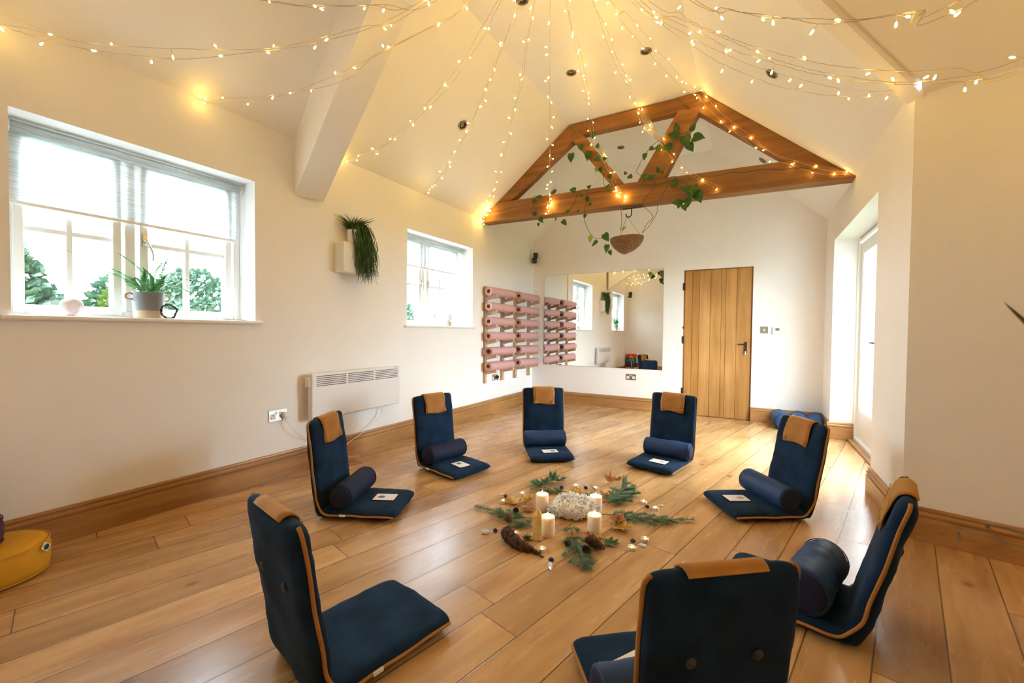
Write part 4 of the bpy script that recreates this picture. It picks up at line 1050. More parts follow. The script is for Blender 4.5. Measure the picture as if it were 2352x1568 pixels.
# ------------------------------------------------------------------ fairy lights
HUB = V((-1.03, 2.20, ZK - .06))
bulb_mesh = None
def bulb_obj(parent, p, d):
    global bulb_mesh
    if bulb_mesh is None:
        m = MB(); m.lathe([(0, 0), (.0022, .001), (.0036, .006), (.0043, .011), (.0036, .016), (0, .0195)], 8)
        o = m.obj('bulb', 'bulb', parent, smooth=True); bulb_mesh = o.data
    else:
        o = bpy.data.objects.new('bulb', bulb_mesh); col.objects.link(o); o.parent = parent
    o.location = p; o.rotation_euler = d.to_track_quat('Z', 'Y').to_euler()
    return o
def string(label, paths, seed, spacing=.16, clump=0, clump_at=None):
    t = thing('fairy_light_string', label, 'fairy lights', HUB, 0, 'warm fairy light strings fanning from the ceiling hub')
    rnd = random.Random(seed); wire = MB(); nb = 0
    for pi, path in enumerate(paths):
        P = bez(path, 10); pts = []
        acc = 0; nxt = rnd.uniform(.03, spacing); 
        for k in range(len(P) - 1):
            seg = (P[k + 1] - P[k]).length
            while acc + seg > nxt:
                f_ = (nxt - acc) / seg; p = P[k].lerp(P[k + 1], f_) + V((rnd.uniform(-.006, .006), rnd.uniform(-.006, .006), rnd.uniform(-.007, .007)))
                pts.append(p - HUB)
                d = V((rnd.uniform(-1, 1), rnd.uniform(-1, 1), rnd.uniform(-1.2, .45))).normalized()
                e = p + d * rnd.uniform(.014, .026)
                wire.tube([p - HUB, e - HUB], .0012, 3)
                if nb < 96: bulb_obj(t, e - HUB, d); nb += 1
                nxt += spacing * 1.7 * rnd.uniform(.7, 1.3)
            acc += seg
            pts.append(P[k] - HUB + V((rnd.uniform(-.002, .002),) * 3))
        pts.sort(key=lambda q: (q + HUB - P[0]).length)
        wire.tube(pts, .0013, 4)
    if clump:
        c0 = Vector(clump_at[0]); c1 = Vector(clump_at[1])
        for k in range(clump):
            p = c0.lerp(c1, rnd.random()) ; d = V((rnd.uniform(-1, 1), -abs(rnd.uniform(.1, 1)), rnd.uniform(-1, .8))).normalized(); e = p + d * .022
            wire.tube([p - HUB, e - HUB], .0012, 3)
            if nb < 98: bulb_obj(t, e - HUB, d); nb += 1
    wire.obj('wire', 'wire', t)
    return t
def plane_path(end, px, extra=None):
    end = Vector(end); pts = [HUB + V((0, 0, .03))]
    for u, v in px: pts.append(on_vplane(u, v, HUB, end))
    pts.append(end); return pts
def sag_path(end, sag, off=(0, 0, 0)):
    end = Vector(end); o = Vector(off); return [HUB.lerp(end, k / 6) + V((0, 0, -sag * 4 * (k / 6) * (1 - k / 6))) + o * math.sin(PI * k / 6) for k in range(7)]
jit = lambda pts, dz: [p + V((0, 0, dz * math.sin(PI * k / (len(pts) - 1)))) for k, p in enumerate(pts)]
S = []
e = (XL + .02, .50, 2.52); b = plane_path(e, [(940, 20), (740, 95), (560, 122), (400, 135), (200, 112), (100, 88)][::1]); b2 = plane_path(e, [(940, 32), (830, 62), (640, 108), (440, 113), (200, 98), (60, 65)])
string('fairy lights reaching the window wall beyond the first window corner', [b, b2], 1)
e = (XL + .05, 1.373, 2.56); b = plane_path(e, [(1070, 8), (1000, 55), (870, 122), (780, 168), (640, 222), (540, 236)]); b2 = plane_path(e, [(1068, 14), (980, 68), (860, 130), (790, 185), (660, 215), (520, 228)])
string('fairy lights ending above the wide window', [b, b2], 2, clump=2, clump_at=(V(e) + V((0, 0, 0)), V(e) + V((.06, .0, 0))))
e = (XL + .02, 2.47, 2.59); b = plane_path(e, [(1145, 12), (1118, 70), (1080, 130), (1030, 200), (960, 270), (890, 330)]); b2 = plane_path(e, [(1135, 15), (1100, 75), (1060, 145), (1000, 215), (930, 290), (860, 350)])
string('fairy lights ending high above the planter shelf', [b, b2], 3, .12)
e = (XL + .02, 3.478, 2.575); b = plane_path(e, [(1185, 30), (1165, 80), (1132, 165), (1100, 240), (1060, 330), (1010, 410)]); b2 = plane_path(e, [(1178, 40), (1150, 115), (1120, 185), (1085, 280), (1045, 350), (1000, 420)])
string('fairy lights ending above the smaller window', [b, b2], 4, .12)
e = (XL + .05, 4.56, 2.60); b = plane_path(e, [(1228, 5), (1215, 80), (1200, 185), (1180, 260), (1160, 350), (1135, 430)]); b2 = plane_path(e, [(1223, 10), (1210, 90), (1192, 200), (1172, 280), (1150, 375), (1128, 450)])
string('fairy lights bunched at the window-wall end of the tie beam', [b, b2], 5, .13, 16, ((XL + .06, 4.58, 2.53), (XL + .18, 4.58, 2.70)))
e = (-2.119, YT - .06, 2.70)
S6 = string('fairy lights dropping over the tie beam between wall and basket', [sag_path(e, .12) + [V((-2.119, YT - .055, 2.56))], sag_path(e, .16, (.01, 0, 0)) + [V((-2.105, YT - .055, 2.53))]], 6, .13, 12, ((-2.14, YT - .05, 2.52), (-2.10, YT - .05, 2.70)))
e = (-1.55, YT - .06, 3.10)
b = plane_path((-1.60, YT - .05, 3.25), [(1308, 40), (1322, 110), (1338, 180), (1352, 250)]) + [on_y(1378, 340, YT - .06), on_y(1395, 390, YT - .06), on_y(1412, 430, YT - .06), on_y(1430, 457, YT - .06)]
b2 = [p + V((.03, -.005, .01)) if k > 1 else p for k, p in enumerate(b)]
string('fairy lights winding down the strut to the basket hook', [b, b2], 7, .13, 12, (on_y(1415, 440, YT - .05), on_y(1440, 462, YT - .05)))
b = plane_path((-1.04, YT - .05, 3.30), [(1365, 12), (1385, 72), (1415, 150), (1442, 200)]) + [on_y(1468, 250, YT - .06), on_y(1500, 300, YT - .06), on_y(1530, 345, YT - .06), on_y(1562, 383, YT - .06), on_y(1600, 410, YT - .06), on_y(1645, 432, YT - .06)]
b2 = [p + V((.028, -.004, .008)) if k > 1 else p for k, p in enumerate(b)]
string('fairy lights crossing the second strut and ending on mid tie beam', [b, b2], 8, .125)
b = plane_path((-.50, YT - .05, 3.50), [(1410, 12), (1425, 45), (1490, 120), (1545, 180), (1580, 212)]) + [on_y(1606, 230, YT - .04), on_y(1655, 277, YT - .04), on_y(1700, 312, YT - .04), on_y(1760, 358, YT - .04), on_y(1820, 380, YT - .05), on_y(1890, 400, YT - .05), on_y(1960, 400, YT - .05)]
b2 = [p + V((.05, -.004, .02)) if k > 1 else p for k, p in enumerate(b)]
string('fairy lights following the long rafter down to the recess wall', [b, b2], 9, .12)
e = (XR - .01, 3.15, 2.463)
D_ = [(1457, 10), (1526, 60), (1597, 109), (1652, 143), (1725, 174), (1789, 199), (1859, 213), (1930, 221), (1998, 222), (2066, 210)]
C_ = [(1500, 28), (1564, 71), (1629, 107), (1692, 136), (1757, 160), (1864, 189), (1934, 204), (1998, 209), (2061, 208)]
string('fairy lights ending at the outer wall corner', [plane_path(e, D_), plane_path(e, C_)], 10, .13)
e2 = (1.75, 2.55, 2.50)
A_ = [(1492, 2), (1559, 29), (1587, 48), (1668, 84), (1762, 116), (1857, 140), (1950, 155), (2083, 164), (2200, 157), (2332, 141)]
B_ = [(1480, 8), (1560, 42), (1635, 76), (1679, 94), (1769, 132), (1857, 159), (1947, 176), (2055, 189), (2159, 183), (2240, 172), (2352, 156)]
string('fairy lights passing above the cream wall, upper of the two', [plane_path(e2, A_), plane_path(e2, B_)], 11, .14, 26, (V(e2) + V((0, 0, -.3)), V(e2)))  # end bunch of bulbs added out of view to warm the cream wall
C2 = [(1470, 12), (1540, 45), (1606, 75), (1683, 115), (1738, 132), (1825, 158), (1923, 180), (2053, 193), (2157, 192), (2260, 180), (2352, 163)]
string('fairy lights passing above the cream wall, lower of the two', [plane_path((1.8, 2.6, 2.45), C2)], 12, .13, 26, ((1.95, 2.55, 1.9), (2.0, 2.5, 2.4)))  # unseen bulb bunch past the string, added to brighten the wing wall
e3 = (1.9, 1.75, 2.60)
string('fairy lights crossing highest over the cream wall', [plane_path(e3, [(1584, 0), (1662, 18), (1716, 32), (1767, 41), (1845, 42), (1955, 45), (2015, 39), (2125, 21), (2200, 2)]), plane_path(e3, [(1600, 2), (1680, 24), (1800, 40), (1881, 55), (1934, 52), (2010, 42), (2120, 24), (2240, 2)])], 13, .14, 26, ((1.9, 1.75, 2.2), (1.9, 1.8, 2.6)))  # clump at the hidden end is extra light added for the wing
e4 = (XL + .02, .12, 2.50)
string('fairy lights arching highest toward the near corner', [plane_path((-2.9, .25, 2.65), [(1000, 3), (880, 10), (760, 15), (640, 4)]), plane_path((-2.9, .25, 2.65), [(970, 2), (850, 12), (720, 11), (600, 0)])], 14, .15)
t = thing('light_hub', 'ceiling hook where all fairy light strings meet', 'hook', HUB)
m = MB(); m.lathe([(0, .066), (.03, .066), (.03, .058), (0, .055)], 16); m.tube([(0, 0, .06), (0, 0, .0)], .006, 8); m.obj('ceiling_hook', 'chrome', t)
bpy.context.view_layer.update()

# ------------------------------------------------------------------ centrepiece on the floor
def z4(x, y, z=0): return on_z(1080 + x / 4.3556, 1080 + y / 4.3556, z)
def candle(label, p, r, h):
    t = thing('pillar_candle', label, 'candle', (p.x, p.y, 0), 0, 'lit pillar candles around the crystal')
    m = MB(); m.lathe([(0, 0), (r * .97, 0), (r, .004), (r, h - .003), (r * .95, h), (r * .7, h - .006), (0, h - .010)], 32); m.obj('wax', 'wax', t, smooth=False); smooth_by_angle(t.children[0])
    m = MB(); m.tube([(0, 0, h - .01), (.001, 0, h + .006)], .0012, 5); m.obj('wick', 'black', t)
    m = MB(); m.lathe([(0, h - .002), (.0030, h + .003), (.0042, h + .008), (.0025, h + .015), (0, h + .024)], 12); m.obj('flame', 'flame', t, smooth=True)
cr = .0390
for (x, y), lab, h in (((720, 390), 'lit cream pillar candle behind the amber crystal point', .088), ((775, 642), 'lit cream pillar candle beside the amber crystal point', .092), ((1255, 415), 'lit cream pillar candle nearest the thick fir sprigs', .09), ((1242, 622), 'lit cream pillar candle beside the yellow maple leaf', .092)):
    candle(lab, z4(x, y), cr, h + .012)
def tealight(label, p):
    t = thing('tea_light', label, 'tea light', (p.x, p.y, 0), 0, 'lit tea lights on the floor')
    m = MB(); m.lathe([(0, 0), (.0205, 0), (.0212, .018), (.0205, .0185), (.0202, .0125), (0, .0125)], 24); smooth_by_angle(m.obj('cup', 'alu', t))
    m = MB(); m.lathe([(.0202, .0145), (0, .0150)], 24); m.obj('wax', 'wax', t)
    m = MB(); m.lathe([(0, .013), (.0016, .015), (.0020, .018), (0, .025)], 8); m.obj('flame', 'flame', t, smooth=True)
TL = [((522, 245), 'tea light beside the yellow leaves, towards the heater chair'), ((332, 322), 'tea light touching the curled yellow leaf and blue stone'), ((450, 648), 'tea light half behind the brown bark horn'), ((720, 805), 'tea light at the tip of the bark horn'),
      ((1058, 165), 'tea light beside the blue stone behind the crystal'), ((1256, 190), 'tea light at the end of the bare twig'), ((1735, 328), 'tea light beside the blue stone, beyond the long fir sprig'), ((1852, 392), 'tea light with clear point, beyond the long fir sprig'),
      ((1748, 705), 'tea light touching a clear point, further from the viewer of two'), ((1616, 790), 'tea light next to the round blue stone before the long fir sprig')]
for (x, y), lab in TL: tealight(lab, z4(x, y + 4))
SB = [((355, 262), 'dark blue stone by the curled yellow leaf'), ((250, 608), 'dark blue stone between clear slab and bark horn'), ((808, 903), 'dark blue stone above the clear point nearest the viewer'), ((1156, 176), 'dark blue stone behind the crystal cluster'), ((1770, 366), 'dark blue stone between two tea lights'), ((1628, 712), 'dark blue oval stone by two tea lights')]
for k, ((x, y), lab) in enumerate(SB):
    p = z4(x, y + 10); blob('tumbled_stone', lab, 'stone', (p.x, p.y, 0), .0145, .0115, .0115, 'sodalite', k, group='tumbled dark blue stones')
def hexpoint(m, base, d, r, L, cap=.28, mi=0, flat=1, n=6):
    d = Vector(d).normalized(); u = d.orthogonal().normalized(); v = d.cross(u)
    vs = [Vector(base) + (u * math.cos(2 * PI * k / n) + v * math.sin(2 * PI * k / n) * flat) * r for k in range(n)]
    vs += [p + d * L * (1 - cap) for p in vs[:n]]; vs.append(Vector(base) + d * L)
    m.add(vs, [tuple(range(n))[::-1]] + [(k, (k + 1) % n, n + (k + 1) % n, n + k) for k in range(n)] + [(n + k, n + (k + 1) % n, 2 * n) for k in range(n)], mi)
QP = [((320, 245), 40, 'clear quartz point by the curled yellow leaf', .006, .042), ((160, 632), 5, 'large pale clear quartz slab furthest out beside the fir sprig', .013, .05), ((803, 985), -88, 'clear quartz point nearest the viewer', .0115, .055), ((1153, 155), 85, 'clear quartz point behind the crystal cluster', .006, .035), ((1905, 358), 10, 'thin clear quartz point touching a tea light', .006, .042), ((1715, 760), 150, 'clear quartz point between two tea lights', .008, .045)]
for (x, y), a, lab, r, L in QP:
    p = z4(x, y); a = R(a) + R(29.6); m = MB(); d = V((math.cos(a), math.sin(a), 0)); hexpoint(m, V((0, 0, r * .87)) - d * L / 2, d, r, L, .35, flat=.8)
    o = m.obj('quartz_point', 'clear', loc=(p.x, p.y, 0)); tag(o, lab, 'crystal', 'small clear quartz points')
p = z4(662, 700); t = thing('citrine_tower', 'tall amber crystal point standing among the candles', 'crystal', (p.x, p.y + .01, 0))
m = MB(); hexpoint(m, (0, 0, 0), (.02, -.02, 1), .026, .178, .22); m.obj('point', 'citrine', t)
# big cluster
cc = (z4(800, 470) + z4(1280, 470)) / 2 + V((-.012, .035, 0)); t = thing('crystal_cluster', 'large white quartz cluster at the centre of the circle', 'crystal', (cc.x, cc.y, 0))
m = MB(); m.lathe([(0, 0), (.6, 0), (.85, .12), (1, .4), (.92, .62), (.7, .8), (.35, .93), (0, 1)], 40)
ca, sa = math.cos(R(29.6)), math.sin(R(29.6))
def clu(p): 
    x, y, z = p.x * .145, p.y * .100, p.z * .118
    e = 1 + .18 * noise.noise(V((p.x * 2 + 4, p.y * 2, p.z * 2))); x *= e; y *= e
    return V((x * ca - y * sa, x * sa + y * ca, z * (1 + .18 * noise.noise(V((p.x * 2, p.y * 2, 7))))))
m.v = [clu(p) for p in m.v]; m.obj('matrix', 'quartz_base', t, smooth=True)
m = MB(); rnd = random.Random(3)
for k in range(900):
    th = rnd.uniform(0, 2 * PI); zz = rnd.uniform(.12, 1) if rnd.random() < .85 else rnd.uniform(.05, .5)
    if -2.5 < th - PI < -1.1 and zz < .32 and rnd.random() < .7: continue
    rr = math.sqrt(max(0, 1 - (max(0, zz - .3) / .7) ** 2)) * (.97 if zz > .15 else .85)
    p = clu(V((rr * math.cos(th), rr * math.sin(th), zz))); nn = V((p.x, p.y, max(0, p.z - .02) * 1.1)).normalized()
    d = (nn + V((rnd.uniform(-.6, .6), rnd.uniform(-.6, .6), rnd.uniform(-.2, .7)))).normalized(); r = rnd.uniform(.0035, .0085)
    hexpoint(m, p - d * .006, d, r, rnd.uniform(.014, .026), .45)
m.obj('crystal_points', 'quartz', t)
# bark horn
b0, b1, b2_ = z4(345, 670), z4(470, 800), z4(728, 878)
t = thing('bark_horn', 'dark brown fibrous bark horn lying beside the candles', 'bark', (b0.x, b0.y, 0))
P = bez([V((0, 0, .036)), (b1 - b0) * .55 + V((0, 0, .034)), b1 - b0 + V((.02, .01, .024)), (b2_ - b0) * .75 + V((0, 0, .013)), b2_ - b0 + V((0, 0, .004))], 8)
m = MB(); rr = [.012, .026, .033, .034, .034, .034, .033, .032, .031, .03] + [.029 - .0012 * k for k in range(22)]
rr = [max(.0035, rr[min(k, 31)] * (1 if k < 20 else 1 - (k - 20) / 13 * .8)) for k in range(len(P))]
m.tube(P, rr, 18)
m.v = [p + V((noise.noise(p * 60), noise.noise(p * 60 + V((9, 0, 0))), noise.noise(p * 60 + V((0, 9, 0))))) * .008 for p in m.v]
for p in m.v: p.z = max(p.z, .001)
m.obj('husk', 'bark', t)
m = MB()
for k in range(900):
    i = rnd.randrange(0, len(P) - 3); a = rnd.uniform(0, 2 * PI); ax_ = (P[i + 1] - P[i]).normalized(); u = ax_.orthogonal().normalized(); v_ = ax_.cross(u)
    d = (u * math.cos(a) + v_ * math.sin(a)); s0 = P[i] + d * rr[i] * .95; e = s0 + (d * .6 + V((rnd.uniform(-1, 1), rnd.uniform(-1, 1), rnd.uniform(-1, 1)))) .normalized() * rnd.uniform(.005, .013)
    if e.z < .001: continue
    m.tube([s0, e], .0008, 3)
m.obj('fibres', 'bark', t)
# fir sprigs
def needles(m, P, n, ll, rnd, mi=0):
    L = len(P) - 1
    for k in range(n):
        f_ = rnd.uniform(.03, 1) * L; i = min(int(f_), L - 1); p = P[i].lerp(P[i + 1], f_ - i); d = (P[i + 1] - P[i]).normalized()
        s = d.cross(V((0, 0, 1))).normalized() * rnd.choice((-1, 1)); up = V((0, 0, rnd.uniform(-.15, .75)))
        e = (s * rnd.uniform(.6, 1) + d * rnd.uniform(.45, .9) + up).normalized(); l = ll * rnd.uniform(.75, 1.1); w_ = d * .0011
        q = p + e * l; 
        if q.z < .001: q.z = .001 + rnd.uniform(0, .003)
        m.add([p - w_, p + w_, q + w_ * .5, q - w_ * .5, p.lerp(q, .5) + V((0, 0, .0008))], [(0, 1, 4), (1, 2, 4), (2, 3, 4), (3, 0, 4)], mi)
def sprig(label, pts, side, seed, ll=.024, z=.012, dens=1.7):
    rnd = random.Random(seed); pts = [Vector(p) for p in pts]; b = pts[0].copy(); b.z = 0
    t = thing('fir_sprig', label, 'fir branch', b, 0, 'fir sprigs around the crystal')
    P = bez([p - b + V((0, 0, z)) for p in pts], 8); st = MB(); st.tube(P, [.0024 - .0012 * k / len(P) for k in range(len(P))], 5)
    nd = MB(); total = sum((P[k + 1] - P[k]).length for k in range(len(P) - 1)); needles(nd, P[int(len(P) * .25):], int(900 * total * dens), ll, rnd)
    for (f_, sgn, L, ang) in side:
        i = int(f_ * (len(P) - 2)); d = (P[i + 1] - P[i]).normalized(); d.z = 0; d.normalize()
        dr = Matrix.Rotation(R(ang) * sgn, 3, 'Z') @ d; q = [P[i], P[i] + dr * L * .5 + V((0, 0, .004)), P[i] + (Matrix.Rotation(R(-8) * sgn, 3, 'Z') @ dr) * L + V((0, 0, .002))]
        Q = bez(q, 5); st.tube(Q, .0012, 4); needles(nd, Q, int(1500 * L * dens), ll * .92, rnd)
    st.obj('twig', 'stem', t); nd.obj('needles', 'fir', t)
FA = lambda *a: [z4(*q) for q in a]
sprig('long fir sprig stretching furthest out toward the wall corner', FA((1300, 455), (1480, 470), (1700, 500), (1950, 515), (2230, 512)), [(.2, 1, .08, 50), (.22, -1, .06, 50), (.3, 1, .09, 50), (.34, -1, .10, 50), (.45, 1, .11, 50), (.5, -1, .13, 50), (.6, 1, .08, 50), (.66, -1, .10, 48), (.74, 1, .075, 50), (.80, -1, .07, 50)], 1)
sprig('fir sprig pointing at the viewer with cones upon it', FA((995, 560), (1030, 680), (1080, 800), (1130, 920), (1180, 1015)), [(.1, 1, .05, 60), (.12, -1, .05, 55), (.3, -1, .09, 52), (.3, 1, .07, 52), (.48, 1, .09, 50), (.5, -1, .13, 50), (.68, 1, .075, 50), (.7, -1, .09, 50), (.85, -1, .05, 50), (.82, 1, .05, 50)], 2)
sprig('fir sprig lying toward the heater chair with two cones', FA((620, 500), (480, 480), (350, 450), (200, 415), (55, 378)), [(.15, 1, .07, 50), (.2, -1, .07, 50), (.35, 1, .10, 52), (.4, -1, .07, 50), (.55, 1, .08, 50), (.6, -1, .06, 50)], 3)
sprig('dense fir sprig heaped behind a candle', FA((1310, 375), (1400, 330), (1480, 280), (1540, 210), (1545, 105)), [(.2, -1, .09, 50), (.25, 1, .05, 50), (.35, -1, .12, 45), (.45, 1, .07, 60), (.5, -1, .12, 45), (.6, 1, .08, 70), (.7, -1, .08, 50), (.85, -1, .05, 45)], 4, z=.03, dens=2.6, ll=.027)
sprig('second dense fir sprig crossing the heap behind a candle', FA((1330, 360), (1430, 345), (1540, 320), (1620, 260), (1635, 180)), [(.2, -1, .06, 50), (.35, 1, .10, 50), (.45, -1, .07, 50), (.6, 1, .08, 50), (.75, -1, .06, 50), (.8, 1, .06, 50)], 5, z=.022, dens=2.4, ll=.027)
sprig('fir sprig behind the crystal under the ivy', FA((1020, 240), (900, 225), (760, 215), (615, 212)), [(.3, 1, .06, 50), (.35, -1, .05, 50), (.55, 1, .06, 50), (.6, -1, .05, 50)], 6)
sprig('short fir sprig between bark horn and candles', FA((640, 600), (570, 560), (490, 560), (390, 570)), [(.2, 1, .05, 50), (.3, -1, .05, 50), (.5, 1, .06, 50), (.6, -1, .05, 50)], 7)
# maple, oak and ivy leaves
def maple(m, s, seed, curl=.5):
    rnd = random.Random(seed); out = []
    tips = [(-150, .62), (-95, .9), (-40, 1.0), (0, 1.12), (40, 1.0), (95, .9), (150, .62)]
    for k, (a, r) in enumerate(tips):
        out.append((a - 20, r * .62)); out.append((a - 13, r * .80)); out.append((a - 6, r * .82)); out.append((a, r)); out.append((a + 6, r * .82)); out.append((a + 13, r * .80)); out.append((a + 20, r * .62))
        if k < 6: out.append(((a + tips[k + 1][0]) / 2, .48))
    out.append((180, .12)); vs = [V((0, 0, .004))]; n = len(out)
    for ring in (.5, 1):
        for a, r in out:
            a = R(a); x, y = r * ring * math.cos(a) * s, r * ring * math.sin(a) * s
            z = 1.35 * curl * s * (ring * r) ** 2 * (.35 + .45 * noise.noise(V((x * 18 + seed, y * 18, 0)))) + .008
            vs.append(V((x, y, max(.002, z))))
    fs = [(0, 1 + k, 1 + (k + 1) % n) for k in range(n)] + [(1 + k, 1 + n + k, 1 + n + (k + 1) % n, 1 + (k + 1) % n) for k in range(n)]
    m.add(vs, fs)
def leaf(label, pos, s, mat, seed, curl, rz=0, z=0):
    t = thing('fallen_leaf', label, 'leaf', (pos.x, pos.y, z), R(rz), 'leaves around the crystal')
    s *= 1.3; m = MB(); maple(m, s, seed, curl); o = m.obj('blade', mat, t, smooth=True); sol = o.modifiers.new('thick', 'SOLIDIFY'); sol.thickness = .0006
    m = MB(); m.tube(bez([(-.1 * s, 0, .006), (-.6 * s, .1 * s, .010), (-1.1 * s, .05 * s, .004)], 5), .0011, 5); m.obj('stalk', 'stem', t)
leaf('curled yellow maple leaf beside two tea lights toward the heater', z4(440, 340), .055, 'autumn', 1, .9, 160)
leaf('upright yellow leaf curl near the rear candle', z4(575, 330), .045, 'autumn', 2, 1.6, 60)
leaf('large brown-yellow maple leaf beside the long fir sprig', z4(1490, 580), .066, 'autumn', 3, .7, -20)
leaf('rusty leaf lying over the maple leaf beside the long sprig', z4(1470, 545), .045, 'rust', 4, 1.0, 70, .014)
leaf('small orange-yellow leaf at the foot of the front candle', z4(1290, 690), .032, 'autumn', 5, 1.1, 200)
leaf('orange leaf beside the front candle base', z4(1190, 660), .028, 'rust', 15, 1.0, 120)
leaf('green maple leaf under the long brown cone', z4(1390, 735), .042, 'ivy', 6, .5, -10)
leaf('orange oak leaf standing behind the dense fir heap', z4(1395, 160), .05, 'rust', 7, 1.6, 100, .03)
leaf('orange leaf in the dense fir heap', z4(1470, 150), .04, 'rust', 8, 1.4, 40, .03)
leaf('brown-yellow leaf behind the crystal', z4(1085, 240), .045, 'autumn', 9, .9, 200)
leaf('green leaf between the crystal and a candle', z4(1170, 270), .04, 'ivy', 10, .7, 20)
leaf('crumpled brown leaf beside the fir heap', z4(1360, 260), .05, 'rust', 11, .9, 250)
leaf('rusty leaf behind the first pillar candle', z4(740, 235), .04, 'rust', 12, .8, 90)
leaf('dark ivy leaf of the rear bunch, standing tallest', z4(820, 135), .05, 'ivy', 13, 1.3, 90, .02)
leaf('dark ivy leaf spread flat toward the floor chair below the mirror', z4(680, 165), .055, 'ivy', 14, .7, 170, .006)
leaf('dark ivy leaf beside the small round cone', z4(880, 130), .045, 'ivy', 16, 1.0, 30, .012)
leaf('dark ivy leaf between the other two ivy leaves', z4(755, 160), .05, 'ivy', 17, .9, 110, .012)
leaf('dull brown leaf under the cone by the amber point', z4(560, 400), .04, 'rust', 18, .6, 0)
# cones
def cone(label, pos, r, L, up, mat, seed, rz=0):
    t = thing('pine_cone', label, 'cone', (pos.x, pos.y, 0), 0, 'cones among the fir')
    r *= 1.2; L *= 1.15; m = MB(); rows_ = max(7, int(L / .0058)); ax_ = V((math.cos(up) * math.cos(rz), math.cos(up) * math.sin(rz), math.sin(up))); u = ax_.orthogonal().normalized(); v_ = ax_.cross(u)
    m.tube([ax_ * L * k / 8 for k in range(9)], [r * .55 * math.sin(PI * (.12 + .86 * k / 8)) ** .6 for k in range(9)], 10)
    for i in range(rows_):
        f_ = (i + .5) / rows_; rad = r * math.sin(PI * (.14 + .82 * f_)) ** .7
        for k in range(8):
            a = 2 * PI * (k + .5 * (i % 2)) / 8; d = u * math.cos(a) + v_ * math.sin(a); s_ = ax_.cross(d); c0 = ax_ * L * (f_ - .03)
            w_ = rad * .42
            m.add([c0 + d * rad * .4 - s_ * w_ * .6, c0 + d * rad * .4 + s_ * w_ * .6, c0 + d * rad + s_ * w_ + ax_ * L * .06, c0 + d * rad * 1.06 + ax_ * L * .085, c0 + d * rad - s_ * w_ + ax_ * L * .06, c0 + d * rad * .5 + ax_ * L * .10], [(0, 1, 2, 3, 4), (5, 4, 3), (5, 3, 2), (0, 4, 5), (1, 5, 2)])
    lo = min(p.z for p in m.v); m.v = [p - V((0, 0, lo)) for p in m.v]; m.obj('scales', mat, t)
cone('brown round cone with open scales on the heater-side fir sprig', z4(372, 510), .022, .044, R(70), 'cone2', 1)
cone('dark cone leaning next to the open-scaled one', z4(447, 448), .015, .036, R(35), 'cone', 2, R(100))
cone('small dark round cone on the fir sprig beside the front candle', z4(968, 765), .017, .032, R(60), 'cone', 3)
cone('glossy dark cone lying low on the front fir sprig', z4(1178, 870), .0165, .045, R(20), 'cone', 4, R(130))
cone('tiny dark cone beneath the ivy behind the crystal', z4(905, 188), .012, .022, R(60), 'cone', 5)
cone('long brown spruce cone lying beside the front candle', z4(1150, 735), .020, .105, R(-1), 'cone2', 6, R(-18))
m = MB(); rnd = random.Random(44)
for k in range(160):
    d = V((rnd.uniform(-1, 1), rnd.uniform(-1, 1), rnd.uniform(.1, 1))).normalized(); m.tube([(0, 0, .004), d * rnd.uniform(.012, .03) + V((0, 0, .003))], .0009, 3)
p = z4(570, 690); tag(m.obj('moss_tuft', 'fir', loc=(p.x, p.y, .0)), 'pale green lichen tuft beside the amber crystal point', 'moss')
m = MB(); q0, q1 = z4(1200, 170), z4(1300, 270); m.tube(bez([q0 + V((0, 0, .02)), (q0 + q1) / 2 + V((0, 0, .012)), q1 + V((0, 0, .006))], 5), .0018, 5); tag(m.obj('bare_twig', 'twig'), 'bare twig leaning behind the far candle', 'twig')

# ------------------------------------------------------------------ plant by the camera (only leaf tips reach into view)
st = V((.62, .62, 0))
t = thing('plant_stool', 'wooden stool carrying the plant close to the camera', 'stool', st)
m = MB(); m.lathe([(0, .60), (.15, .60), (.155, .61), (.15, .63), (0, .63)], 28); m.obj('stool_top', 'skirt_x', t)
for k in range(3):
    a = R(30 + 120 * k); m = MB(); m.tube([(.10 * math.cos(a), .10 * math.sin(a), .60), (.15 * math.cos(a), .15 * math.sin(a), 0)], .014, 10); m.obj('leg', 'skirt_x', t)
t = thing('near_plant', 'blurred leaf tips of a potted plant close to the camera', 'potted plant', st + V((0, 0, .631)))
m = MB(); m.lathe([(0, 0), (.07, 0), (.09, .14), (.083, .14), (.08, .12), (0, .12)], 28); smooth_by_angle(m.obj('pot', 'white_pot', t))
pb = st + V((0, 0, .631))
def tipat(u, v, depth):
    d = ray(u, v).normalized(); return CAM + d * depth - pb
m = MB()
def blade(pts, w_):
    P = bez(pts, 6); n = len(P); vs = []; fs = []
    for k, p in enumerate(P):
        d = (P[min(k + 1, n - 1)] - P[max(k - 1, 0)]).normalized(); s = d.cross(V((0, 0, 1))).normalized(); ww = w_ * math.sin(PI * (.12 + .88 * k / (n - 1))) ** .7
        vs += [p - s * ww, p + V((0, 0, -ww * .5)), p + s * ww, p + V((0, 0, ww * .15))]
    for k in range(n - 1):
        for j in range(4): fs.append((k * 4 + j, k * 4 + (j + 1) % 4, k * 4 + 4 + (j + 1) % 4, k * 4 + 4 + j))
    m.add(vs, fs)
r0 = V((0, 0, .13))
tp = tipat(2304, 692, .62); blade([r0, tipat(2560, 900, .72), tipat(2400, 778, .66), tp], .0045)
blade([r0, V((.03, .05, .3)), V((.08, .1, .42)), V((.16, .14, .45))], .012); blade([r0, V((.05, -.03, .3)), V((.12, -.08, .4)), V((.22, -.1, .38))], .012); blade([r0, V((0, .08, .25)), V((.03, .16, .3)), V((.05, .26, .28))], .012)
m.obj('foliage', 'spike', t, smooth=True)
m = MB()
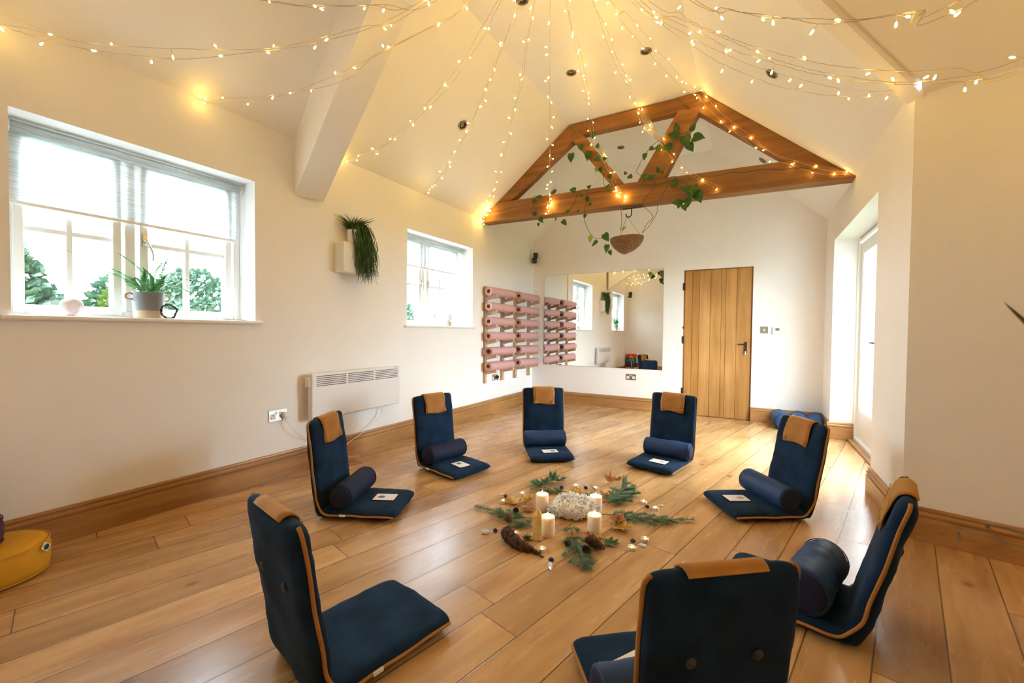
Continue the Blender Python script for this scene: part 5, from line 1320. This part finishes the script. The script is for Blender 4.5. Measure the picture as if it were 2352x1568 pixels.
blade([r0, V((-.03, .03, .16)), tipat(2380, 1235, .6), tipat(2300, 1250, .6)], .004); blade([r0, V((-.05, .03, .17)), tipat(2330, 1250, .62), tipat(2195, 1246, .64)], .002)
m.obj('silvery_leaf', 'silver', t, smooth=True)

# ------------------------------------------------------------------ garden outside
m = MB(); m.add([(-30, -20, -.15), (30, -20, -.15), (30, 30, -.15), (-30, 30, -.15)], [(0, 1, 2, 3)]); struct(m.obj('ground', 'lawn'))
m = MB(); m.box((1.3, 9.5, -.15), (9, 9.75, 2.6)); struct(m.obj('wall_garden', 'brick'))
def shrub(label, loc, r, h, mat, seed, n=900, ls=.075, group='garden shrubs outside the window'):
    t = thing('garden_shrub', label, 'shrub', loc, 0, group); rnd = random.Random(seed); m = MB()
    for k in range(n * 3):
        a = rnd.uniform(0, 2 * PI); ph = rnd.uniform(-.2, 1); rr = r * rnd.uniform(.6, 1) * math.sqrt(max(.05, 1 - max(0, ph) ** 2)); c0 = V((rr * math.cos(a), rr * math.sin(a), h * .5 + h * .5 * ph))
        d = V((rnd.uniform(-1, 1), rnd.uniform(-1, 1), rnd.uniform(-.6, 1))).normalized(); s = d.orthogonal().normalized() * ls * .35
        m.add([c0, c0 + d * ls * .5 + s, c0 + d * ls, c0 + d * ls * .5 - s, c0 + d * ls * .5 + d.cross(s) * .15], [(0, 1, 4), (1, 2, 4), (2, 3, 4), (3, 0, 4)])
    m.obj('foliage', mat, t)
    st_ = MB()
    for k in range(5): a = 2 * PI * k / 5; st_.tube([(0, 0, 0), (r * .3 * math.cos(a), r * .3 * math.sin(a), h * .4), (r * .6 * math.cos(a), r * .6 * math.sin(a), h * .8)], .012, 5)
    st_.obj('branches', 'stem', t)
shrub('leafy shrub outside behind the first panes of the wide window', (XL - 1.5, .72, -.15), .42, 1.92, 'shrub', 1, 1500)
shrub('leafy shrub outside beside the window mullion', (XL - 1.7, 1.55, -.15), .36, 1.72, 'shrub', 2, 1200)
shrub('lime shrub outside glimpsed beside the fern pot', (XL - .95, 1.32, -.15), .17, 1.66, 'shrub_y', 3, 700)
shrub('pale shrub outside behind the fern', (XL - 2.4, 2.35, -.15), .6, 1.9, 'shrub', 4, 1300)
shrub('shrub outside the smaller window', (XL - 2.2, 5.3, -.15), .55, 1.75, 'shrub', 6, 1000)
